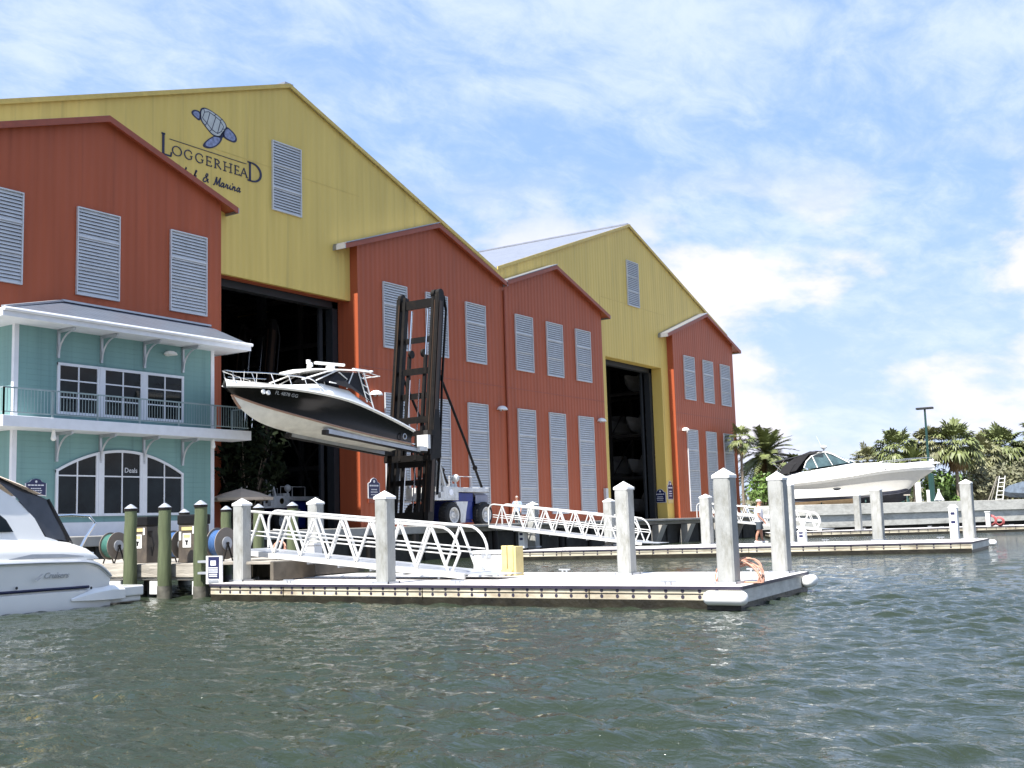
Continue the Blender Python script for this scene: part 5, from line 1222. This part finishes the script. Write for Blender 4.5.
def person(loc,rz,label,shirt,trouser,hair,h=1.76,stride=.12,elbow=.12,long_legs=False):
    """standing figure facing local +x; left is +y"""
    k=h/1.76; t=empty('person',loc,label,'person',rz=rz)
    J=[(0,0,.94),(0,0,1.12),(0,0,1.32),(.0,0,1.46),(.01,0,1.53),(.03,0,1.60),(.035,0,1.685),(.02,0,1.73)]
    rad=[(.155,.115),(.145,.115),(.165,.12),(.10,.085),(.055,.058),(.066,.075),(.078,.09),(.055,.065)]
    E=[(0,1),(1,2),(2,3),(3,4),(4,5),(5,6),(6,7)]
    def add(p,r,par): J.append(p); rad.append(r); E.append((par,len(J)-1)); return len(J)-1
    for s in (-1,1):
        f=stride*s
        a=add((0,s*.10,.88),.088,0); a=add((f*.4+.015,s*.105,.52),.062,a); c=add((f*.8-.02,s*.11,.30),.052,a); c=add((f-.02,s*.11,.09),.036,c); c=add((f+.04,s*.115,.04),.038,c); add((f+.16,s*.125,.03),.028,c)
        b_=add((0,s*.155,1.43),.062,3); b_=add((-.02,s*.215,1.36),.052,b_); b_=add((-.05+.02*s,s*.255,1.12),.040,b_); b_=add((elbow,s*.25,.90),.030,b_); hnd=add((elbow+.04,s*.245,.83),.030,b_)
        for q,(dx,dy,dz,l) in enumerate(((.03,.02,-.07,1),(.015,.008,-.085,1.1),(.0,-.004,-.08,1.05),(-.015,-.014,-.065,.9),(.05,-.02*s,-.03,.8))):
            x,y,z=J[hnd]; f1=add((x+dx*.5,y+s*dy*.5,z+dz*.55),.010,hnd); add((x+dx*.7*l,y+s*dy*.6,z+dz*l),.008,f1)
    J=[tuple(c*k for c in p) for p in J]; rad=[(tuple(c*k for c in r) if isinstance(r,tuple) else r*k) for r in rad]
    skin_body('body',J,E,rad,M_SKIN,t)
    def ringz(z,cx,rx,ry,n=20,cy=0): return [(k*(cx+rx*math.cos(2*math.pi*i/n)),k*(cy+ry*math.sin(2*math.pi*i/n)),k*z) for i in range(n)]
    b=MB(); b.loft([ringz(z,cx,rx,ry) for z,cx,rx,ry in ((.86,0,.155,.20),(.95,0,.150,.195),(1.10,.005,.148,.185),(1.28,0,.142,.200),(1.40,-.005,.125,.205),(1.46,0,.095,.15),(1.495,.005,.068,.075))],True)
    for s in (-1,1):
        b.tube([(k*0,k*s*.14,k*1.435),(k*-.015,k*s*.215,k*1.37),(k*-.035,k*s*.245,k*1.22)],[k*.075,k*.078,k*.072],12)
    b.build('shirt',shirt,t,world=False,smooth=True)
    b=MB(); b.loft([ringz(z,0,rx,ry) for z,rx,ry in ((.98,.140,.185),(.90,.148,.192),(.80,.150,.195))],True)
    zl=.10 if long_legs else .54
    for s in (-1,1):
        f=stride*s; b.tube([(k*.0,k*s*.09,k*.85),(k*f*.2,k*s*.1,k*.70),(k*(f*.4+.015),k*s*.105,k*.54)]+([(k*(f-.02),k*s*.11,k*.10)] if long_legs else []),[k*.112,k*.105,k*.098]+([k*.065] if long_legs else []),14)
    b.build('shorts' if not long_legs else 'trousers',trouser,t,world=False,smooth=True)
    for s in (-1,1):
        f=stride*s; b=MB(); b.loft([[(k*(f+x),k*(s*.115+w*math.cos(a)),k*(z+hh*math.sin(a))) for a in (math.pi*i/8 for i in range(9))] for x,w,z,hh in ((-.09,.02,.0,.05),(-.07,.042,.0,.085),(.02,.05,.0,.085),(.11,.052,.0,.06),(.17,.035,.0,.035),(.18,.01,.0,.01))],False); b.build('shoe',M_WHITE,t,world=False,smooth=True)
    b=MB(); b.ball((k*.015,0,k*1.70),k*.098,16,10,(1.0,.86,.98),zmin=.05); b.build('hair',hair,t,world=False,smooth=True)
    b=MB(); b.ball((k*.125,0,k*1.665),k*.016,8,6,(1,.8,1.3))
    for s in (-1,1): b.ball((k*.03,k*s*.082,k*1.675),k*.024,8,6,(.6,.35,1.2))
    b.build('nose_and_ears',M_SKIN,t,world=False,smooth=True)
    b=MB()
    for s in (-1,1): b.ball((k*.108,k*s*.032,k*1.69),k*.010,8,6)
    b.box(k*.112,k*.118,-k*.022,k*.022,k*1.622,k*1.628); b.build('eyes_and_mouth',M_DARK,t,world=False)
    return t
person((45.4,17.75,.372),R(-60),'grey haired man in white t-shirt and dark shorts standing on the second dock',M_TEE,M_SHORTS,M_HAIR,1.74).scale=(1.2,1.2,1)
person((58.6,38.2,G),R(200),'person in a pale blue shirt in front of the red wall, beyond the second gangway',M_BTEE,M_SHORTS,M_HAIR,1.75,long_legs=True)

# ------------------------------------------------------------------ vegetation
def fan_leaf(b,base,dirv,L,fan,rng,droop,mi=0):
    d=Vector(dirv).normalized(); up=Vector((0,0,1)); sd=d.cross(up); sd=sd.normalized() if sd.length>.01 else Vector((1,0,0))
    p0=Vector(base); mid=p0+d*L*.6; tip=p0+d*L-up*droop*L*.25
    for a,c,w in ((p0,mid,.035),(mid,tip,.028)): b.add([a-sd*w,a+sd*w,c+sd*w*.7,c-sd*w*.7],[(0,1,2,3)],mi)
    dd=(tip-mid).normalized(); n2=sd.cross(dd).normalized(); ns=15
    for i in range(ns):
        a=R(-115)+R(230)*i/(ns-1)+rng.uniform(-.05,.05); r=fan*(1-.28*abs(a)/2.0)*rng.uniform(.85,1.1)
        v=dd*math.cos(a)+sd*math.sin(a); fold=n2*(.12*fan*(1 if i%2 else -.3))
        m=tip+v*r*.6+fold*.4; e=tip+v*r-up*(droop*r*(.35+rng.uniform(0,.35))); w=r*.105; q=v.cross(n2).normalized()
        b.add([tip,m-q*w+fold*.2,e,m+q*w],[(0,1,2,3)],mi)
def feather_leaf(b,base,dirv,L,rng,droop,mi=0):
    d=Vector(dirv).normalized(); up=Vector((0,0,1)); pts=[]
    for i in range(9):
        u=i/8; pts.append(Vector(base)+d*L*u-up*droop*L*u*u*.75)
    for i in range(8):
        a,c=pts[i],pts[i+1]; t=(c-a).normalized(); sd=t.cross(up); sd=sd.normalized() if sd.length>.01 else Vector((1,0,0)); n=sd.cross(t)
        b.add([a-sd*.03,a+sd*.03,c+sd*.02,c-sd*.02],[(0,1,2,3)],mi)
        if i==0: continue
        for q in range(3):
            o=a+(c-a)*(q/3); ll=L*.22*math.sin(math.pi*(.12+.8*(i+q/3)/9))*rng.uniform(.85,1.15)
            for s in (-1,1):
                v=(sd*s+t*.65+n*.25-up*.25*rng.random()).normalized(); w=t*.06
                b.add([o-w,o+w,o+v*ll*.6+w*.9-up*.02,o+v*ll-up*.1*ll,o+v*ll*.6-w*.9],[(0,1,2,3,4)],mi)
def palm(x,y,h,cr,label,kind='fan',seed=0,n=38,lean=(0,0),rt=.16,leaf=None,dead=14,z0=G,grp='palms behind the bulkhead'):
    rng=random.Random(seed); t=empty('palm_tree',(x,y,z0),label,'palm tree',grp)
    pts=[(lean[0]*u*u,lean[1]*u*u,h*u) for u in np.linspace(0,1,9)]
    rr=[rt*(1.35-.5*u+.06*math.sin(9*u)) if u<.15 else rt*(1.0-.18*u+.05*math.sin(23*u)) for u in np.linspace(0,1,9)]
    MB().tube(pts,rr,10).build('trunk',M_TRUNK,t,world=False,smooth=True)
    top=Vector(pts[-1]); b=MB()
    for i in range(n):
        az=i*2.39996+rng.uniform(-.3,.3); el=R(78)-R(112)*((i+.5)/n)**.85+rng.uniform(-.12,.12)
        d=(math.cos(az)*math.cos(el),math.sin(az)*math.cos(el),math.sin(el)); s=rng.uniform(.82,1.12)
        if kind=='fan': fan_leaf(b,top+Vector((0,0,rng.uniform(-.25,.15))),d,cr*.62*s,cr*.48*s,rng,.25+.5*(i/n)+rng.uniform(0,.2))
        else: feather_leaf(b,top+Vector((0,0,rng.uniform(-.2,.2))),d,cr*1.05*s,rng,.25+.55*(i/n))
    b.build('crown',leaf or M_LEAF,t,world=False)
    b=MB()
    for i in range(dead):
        az=rng.uniform(0,6.28); el=R(rng.uniform(-80,-38)); d=(math.cos(az)*math.cos(el),math.sin(az)*math.cos(el),math.sin(el))
        if kind=='fan': fan_leaf(b,top-Vector((0,0,.35)),d,cr*.5*rng.uniform(.7,1.1),cr*.34,rng,.6)
        else: feather_leaf(b,top-Vector((0,0,.3)),d,cr*.7,rng,.5)
    if dead: b.build('dead_frond_skirt',M_DEAD,t,world=False)
    return t
def leaf_cloud(b,c,r,n,size,rng,mi=0):
    cx,cy,cz=c
    for _ in range(n):
        v=Vector((rng.gauss(0,1),rng.gauss(0,1),rng.gauss(0,1))).normalized(); q=rng.uniform(.45,1.0)**.6
        p=Vector((cx+v.x*r[0]*q,cy+v.y*r[1]*q,cz+v.z*r[2]*q)); nrm=(v+Vector((rng.gauss(0,.6),rng.gauss(0,.6),rng.gauss(0,.6)+.4))).normalized()
        a=nrm.orthogonal().normalized(); a.rotate(Matrix.Rotation(rng.uniform(0,6.28),3,nrm)); e=nrm.cross(a); s=size*rng.uniform(.6,1.4)
        b.add([p-a*s,p+e*s*.45,p+a*s,p-e*s*.45],[(0,1,2,3)],mi)
def bush(x,y,w,h,label,m=M_BUSH,seed=0,size=.22,n=900,name='shrub',grp=None,z0=G,clumps=9):
    rng=random.Random(seed); t=empty(name,(x,y,z0),label,'shrub' if name=='shrub' else 'tree',grp); b=MB(); s=MB()
    for k in range(clumps):
        a=rng.uniform(0,6.28); q=rng.uniform(0,.75); c=(math.cos(a)*w*.5*q,math.sin(a)*w*.5*q,h*rng.uniform(.25,.82)); rr=w*rng.uniform(.17,.30)
        leaf_cloud(b,c,(rr,rr,rr*rng.uniform(.7,1.0)*min(1.3,h/w)),n//clumps,size,rng); s.tube([(0,0,0),(c[0]*.5,c[1]*.5,c[2]*.5),c],[.07,.05,.02],6)
    b.build('foliage',m,t,world=False); s.build('stem',M_TRUNK,t,world=False); return t
PX,PY=95.4,38.6
palm(PX,PY,6.9,1.5,'tall thin palm with a small crown against the corner of the red gable','fan',1,26,rt=.13,dead=10)
palm(103.4,39.4,5.9,3.3,'large bushy palm with upright feathery fronds right of the red gable','feather',2,72,rt=.22,dead=20)
palm(105.6,37.0,3.9,2.3,'shorter palm with hanging brown fronds under the bushy feathery palm','fan',12,34,rt=.18,dead=18)
palm(116.6,33.8,5.3,1.9,'fan palm rising behind the windshield end of the white cruiser','fan',3,58,leaf=M_LEAF2)
palm(118.5,38.0,3.6,2.2,'low fan palm just left of the one behind the cruiser foredeck','fan',13,30,leaf=M_LEAF2,dead=6)
palm(113.8,30.2,6.2,2.3,'fan palm with a shaggy dark skirt above the bow of the white cruiser','fan',4,58,dead=22)
palm(112.8,28.4,4.9,2.1,'yellowish palm close beside the shaggy one, behind the bow rail','feather',14,34,dead=12)
palm(117.1,25.4,6.4,2.7,'tall fan palm with a pale straight trunk right of the street lamp','fan',5,64,rt=.2)
palm(116.2,27.6,6.6,2.2,'fan palm directly behind the street lamp','fan',6,58,leaf=M_LEAF2)
palm(123.0,24.1,5.3,2.4,'olive fan palm next right after the pale trunk','fan',7,56,leaf=M_LEAF2,dead=20)
palm(128.4,23.3,6.3,2.9,'large dark fan palm above the ladder','fan',8,62)
palm(130.5,21.6,5.4,2.7,'fan palm leaning between the last two at the right edge','fan',9,40,leaf=M_LEAF2,lean=(.4,-.5))
palm(128.0,18.9,7.6,2.6,'rightmost palm, cut by the edge of the picture','fan',10,56)
palm(140.0,27.5,6.4,3.0,'more distant palm in the gap above the scrub','fan',11,36,leaf=M_LEAF2)
bush(95.8,37.0,4.6,3.9,'bright green leafy shrub at the corner of the red gable, behind the man',M_BUSH,21,.19,1500,clumps=14)
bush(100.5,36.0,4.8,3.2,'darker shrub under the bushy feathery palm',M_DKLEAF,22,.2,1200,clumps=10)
for i,(x,y,w,h,l) in enumerate([(118,27.0,6,4.2,'scrub at the foot of the fan palm behind the street lamp'),(119,23.5,6.5,4.6,'olive scrub right of the pale palm trunk'),(122.5,21.6,7,5.2,'thick olive scrub left of the ladder'),
    (126,19.5,7,5.4,'thick olive scrub behind the ladder'),(130,17.5,7,5.6,'scrub at the right edge behind the covered boat'),(124,33,7,3.0,'scrub seen under the bow of the white cruiser'),(128,28.5,7,4.4,'distant scrub between the palms right of the street lamp'),(136,22.5,8,5.4,'tallest distant scrub near the right edge')]):
    bush(x,y,w,h,l,M_OLIVE if i%3 else M_BUSH,30+i,.26,1300,grp='scrub behind the bulkhead',clumps=11)
rng=random.Random(77); b=MB()
for k in range(70):
    u=k/69; x=150+40*rng.random()+40*u; y=75-125*u+rng.uniform(-6,6); leaf_cloud(b,(x,y,G+1.5+1.6*rng.random()),(4.5,4.5,2.4),90,.55,rng)
tag(b.build('treeline',M_OLIVE),'low far treeline behind the palms','treeline',kind='stuff')
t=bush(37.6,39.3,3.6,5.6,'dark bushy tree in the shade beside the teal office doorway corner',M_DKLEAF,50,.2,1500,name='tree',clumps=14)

# ------------------------------------------------------------------ yard things
t=empty('street_lamp',(108.6,25.95,G),'dark green street lamp with a flat head above the palms','street lamp')
MB().tube([(0,0,0),(0,0,4),(0,0,9.35)],[.15,.13,.09],12).build('pole',M_LAMPG,t,world=False)
b=MB(); b.bar((0,0,9.25),(0,0,9.42),.1); b.build('arm',M_LAMPG,t,world=False)
b=MB(); b.box(-.25,.25,-.75,.75,9.36,9.55); b.build('lamp_head',M_DARK,t,world=False,bevel=.04)
b=MB(); b.box(-.2,.2,-.2,.2,0,.5); b.build('base',M_CAP,t,world=False)
t=empty('ladder',(104.9,19.4,G),'white step ladder leaning up behind the bulkhead','ladder')
b=MB()
A=[(0,.35,0),(.1,.0,2.95)]; B=[(0,-.35+.0,0),(.1,-.6,2.95)]
for (p,q) in (((0,.55,0),(.15,-.05,2.9)),((0,-.05,0),(.15,-.5,2.9))): b.bar(p,q,.09,.06)
for i in range(8): u=(i+.7)/8.3; b.bar((.15*u,.55-.6*u,2.9*u),(.15*u,-.05-.45*u,2.9*u),.06,.05)
b.build('climbing_side',M_WHITE,t,world=False)
b=MB(); b.bar((.1,1.35,0),(.15,.15,2.85),.07,.05); b.bar((.9,1.2,0),(.2,.1,2.85),.07,.05); b.build('prop',M_WOOD,t,world=False)
t=empty('covered_boat',(107.5,17.7,G),'small boat under a grey blue cover on a trailer at the right edge','boat')
b=MB(); b.loft([[(y*.3,y,z0),(y*.3-.9*w,y,z0+.4),(y*.3-.6*w,y,z1),(y*.3+.6*w,y,z1),(y*.3+.9*w,y,z0+.4)] for y,w,z0,z1 in ((2.0,.2,1.3,1.7),(1.4,.8,1.1,2.1),(.2,.9,1.0,2.4),(-1.5,.9,1.0,2.3),(-3,.8,1.1,2.0))],True,True)
b.build('cover',mat('tarp_grey_blue',(.10,.13,.17),.75,var=.35,bump=.5,bscale=3),t,world=False,smooth=True)
b=MB(); b.box(-.1,.1,-3,3.2,.45,.6); 
for y in (-1.2,0): b.disc((-.8,y,.35),(1,0,0),.35,.2,14); b.disc((.8,y,.35),(1,0,0),.35,.2,14)
b.build('trailer',M_GALV,t,world=False)
t=empty('picket_fence',(104.5,16.6,G),'short run of white picket fence below the covered boat','fence')
b=MB()
for i in range(9): b.box(-.05,.05,-.35*i-.05,-.35*i+.05,0,1.5)
b.build('picket',M_WHITE,t,world=False); b=MB(); b.box(.05,.1,-3,.1,.4,.5); b.box(.05,.1,-3,.1,1.1,1.2); b.build('rail',M_WHITE,t,world=False)
t=empty('dinghy_rack',(101.0,25.2,G),'dark green post and white panel stand under the bow of the white cruiser','stand')
b=MB(); 
for x,y in ((0,1.3),(1.6,-.9)): b.box(x-.13,x+.13,y-.13,y+.13,0,3.3)
b.build('post',M_LAMPG,t,world=False); b=MB(); b.box(.6,.75,-.1,.35,0,2.6); b.box(.9,1.0,-.75,-.5,0,1.9); b.build('white_panel',M_WHITE,t,world=False)
t=empty('garden_lamp',(98.9,23.0,G),'white conical lantern standing behind the bulkhead under the cruiser bow','lantern')
b=MB(); b.tube([(0,0,.95),(0,0,1.35),(0,0,1.75)],[.42,.22,.05],12); b.build('cone',M_WHITE,t,world=False,smooth=True)
b=MB(); b.tube([(0,0,0),(0,0,.95)],.06,8); b.tube([(0,0,1.7),(0,0,1.9)],.09,8); b.build('stem',M_WHITE,t,world=False)
t=empty('parasol',(36.35,38.3,G),'beige parasol in the shade beside the big doorway','parasol')
b=MB(); n=8; b.loft([[(r_*math.cos(2*math.pi*i/n),r_*math.sin(2*math.pi*i/n),z) for i in range(n)] for r_,z in ((1.38,1.50),(1.40,1.62),(.75,1.86),(.03,2.05))],True); b.build('canopy',M_BEIGE,t,world=False)
MB().tube([(0,0,0),(0,0,2.1)],.025,8).build('pole',M_ALU,t,world=False)
b=MB(); b.tube([(0,0,.03),(0,0,.1)],.3,16); b.build('base',M_CAP,t,world=False)

# ------------------------------------------------------------------ sky, sun, camera
EL,AZ=R(58),R(1)
sdir=Vector((-math.cos(EL)*math.cos(AZ),math.cos(EL)*math.sin(AZ),math.sin(EL)))
w=bpy.data.worlds.new('World'); scene.world=w; w.use_nodes=True; nt=w.node_tree
for n in list(nt.nodes): nt.nodes.remove(n)
def math_n(op,a,b_=None,clamp=False):
    n=N(nt,'ShaderNodeMath',operation=op); n.use_clamp=clamp
    for i,v in enumerate((a,b_)):
        if v is None: continue
        if hasattr(v,'links') or hasattr(v,'is_linked'): nt.links.new(v,n.inputs[i])
        else: n.inputs[i].default_value=v
    return n.outputs[0]
def rng_n(v,a,b_,c=0.,d=1.,smooth=True):
    n=N(nt,'ShaderNodeMapRange'); n.interpolation_type='SMOOTHSTEP' if smooth else 'LINEAR'
    nt.links.new(v,n.inputs['Value'])
    for k,x in zip(('From Min','From Max','To Min','To Max'),(a,b_,c,d)): n.inputs[k].default_value=x
    return n.outputs[0]
def noise_n(v,scale,detail=8,rough=.6,dist=0.):
    n=N(nt,'ShaderNodeTexNoise'); n.inputs['Scale'].default_value=scale; n.inputs['Detail'].default_value=detail; n.inputs['Roughness'].default_value=rough; n.inputs['Distortion'].default_value=dist
    nt.links.new(v,n.inputs['Vector']); return n.outputs['Fac']
sky=N(nt,'ShaderNodeTexSky'); sky.sky_type='NISHITA'; sky.sun_disc=False; sky.sun_elevation=EL; sky.sun_rotation=R(-85)
sky.air_density=1.0; sky.dust_density=.4; sky.ozone_density=1.6
tc=N(nt,'ShaderNodeTexCoord'); sp=N(nt,'ShaderNodeSeparateXYZ'); nt.links.new(tc.outputs['Generated'],sp.inputs[0])
z=math_n('MAXIMUM',sp.outputs[2],0.0); zz=math_n('ADD',z,.22)
cb=N(nt,'ShaderNodeCombineXYZ'); nt.links.new(math_n('DIVIDE',sp.outputs[0],zz),cb.inputs[0]); nt.links.new(math_n('DIVIDE',sp.outputs[1],zz),cb.inputs[1])
mp=N(nt,'ShaderNodeMapping'); mp.inputs['Rotation'].default_value=(0,0,R(35)); mp.inputs['Scale'].default_value=(1.0,1.5,1); mp.inputs['Location'].default_value=(CLX,CLY,0) if 'CLX' in globals() else (2.3,.7,0)
nt.links.new(cb.outputs[0],mp.inputs[0])
c1=noise_n(mp.outputs[0],1.7,10,.62,.5); c2=noise_n(mp.outputs[0],7.5,8,.65,.4); c4=noise_n(mp.outputs[0],.7,3,.5)
ci=math_n('ADD',math_n('ADD',math_n('MULTIPLY',c1,.50),math_n('MULTIPLY',c2,.34)),math_n('MULTIPLY',c4,.30))
cirrus=rng_n(ci,.48,.72,0,.74)
m2=N(nt,'ShaderNodeMapping'); m2.inputs['Scale'].default_value=(1,1,2.1); m2.inputs['Location'].default_value=(.62,.05,.22); nt.links.new(tc.outputs['Generated'],m2.inputs[0])
c3=noise_n(m2.outputs[0],5.2,9,.55,.15)
band=math_n('MULTIPLY',rng_n(z,.02,.07),rng_n(z,.20,.31,1,0))
cum=math_n('MULTIPLY',rng_n(c3,.45,.575),band)
hazev=rng_n(z,.0,.30,.62,0.0)
mx1=N(nt,'ShaderNodeMix',data_type='RGBA'); nt.links.new(hazev,mx1.inputs['Factor']); mx0=N(nt,'ShaderNodeMix',data_type='RGBA'); mx0.inputs['Factor'].default_value=.7; nt.links.new(sky.outputs[0],mx0.inputs['A']); mx0.inputs['B'].default_value=(3.5,5.4,9.3,1); nt.links.new(mx0.outputs['Result'],mx1.inputs['A']); mx1.inputs['B'].default_value=(5.8,6.6,8.6,1)
mx2=N(nt,'ShaderNodeMix',data_type='RGBA'); nt.links.new(cirrus,mx2.inputs['Factor']); nt.links.new(mx1.outputs['Result'],mx2.inputs['A']); mx2.inputs['B'].default_value=(6.7,7.5,9.3,1)
mx3=N(nt,'ShaderNodeMix',data_type='RGBA'); nt.links.new(math_n('MULTIPLY',cum,.9),mx3.inputs['Factor']); nt.links.new(mx2.outputs['Result'],mx3.inputs['A']); mx3.inputs['B'].default_value=(8.4,8.0,8.6,1)
bg=N(nt,'ShaderNodeBackground'); bg.inputs['Strength'].default_value=.062; nt.links.new(mx3.outputs['Result'],bg.inputs['Color'])
wo=N(nt,'ShaderNodeOutputWorld'); nt.links.new(bg.outputs[0],wo.inputs[0])
sun=bpy.data.lights.new('sun','SUN'); sun.energy=5.0; sun.angle=R(.5); sun.color=(1,.96,.90)
so=bpy.data.objects.new('sun',sun); col.objects.link(so); so.rotation_euler=sdir.to_track_quat('Z','Y').to_euler(); so.location=(-30,10,60)

cam=bpy.data.cameras.new('camera'); co=bpy.data.objects.new('camera',cam); col.objects.link(co); scene.camera=co
cam.sensor_fit='HORIZONTAL'; cam.sensor_width=36; cam.lens=36*1151.74/1024; cam.clip_end=3000; cam.clip_start=.1
yaw,pit,rol=R(33.1686),R(6.8982),R(-1.7397)
fw=Vector((math.cos(yaw)*math.cos(pit),math.sin(yaw)*math.cos(pit),math.sin(pit))); rt=Vector((math.sin(yaw),-math.cos(yaw),0)); up=rt.cross(fw)
r2=rt*math.cos(rol)+up*math.sin(rol); u2=up*math.cos(rol)-rt*math.sin(rol)
co.matrix_world=Matrix(((r2.x,u2.x,-fw.x,0),(r2.y,u2.y,-fw.y,0),(r2.z,u2.z,-fw.z,1.46),(0,0,0,1)))
scene.view_settings.view_transform='Standard'; scene.view_settings.look='None'; scene.view_settings.exposure=1.14; scene.view_settings.gamma=1
scene.cycles.use_denoising=True
scene.cycles.max_bounces=6
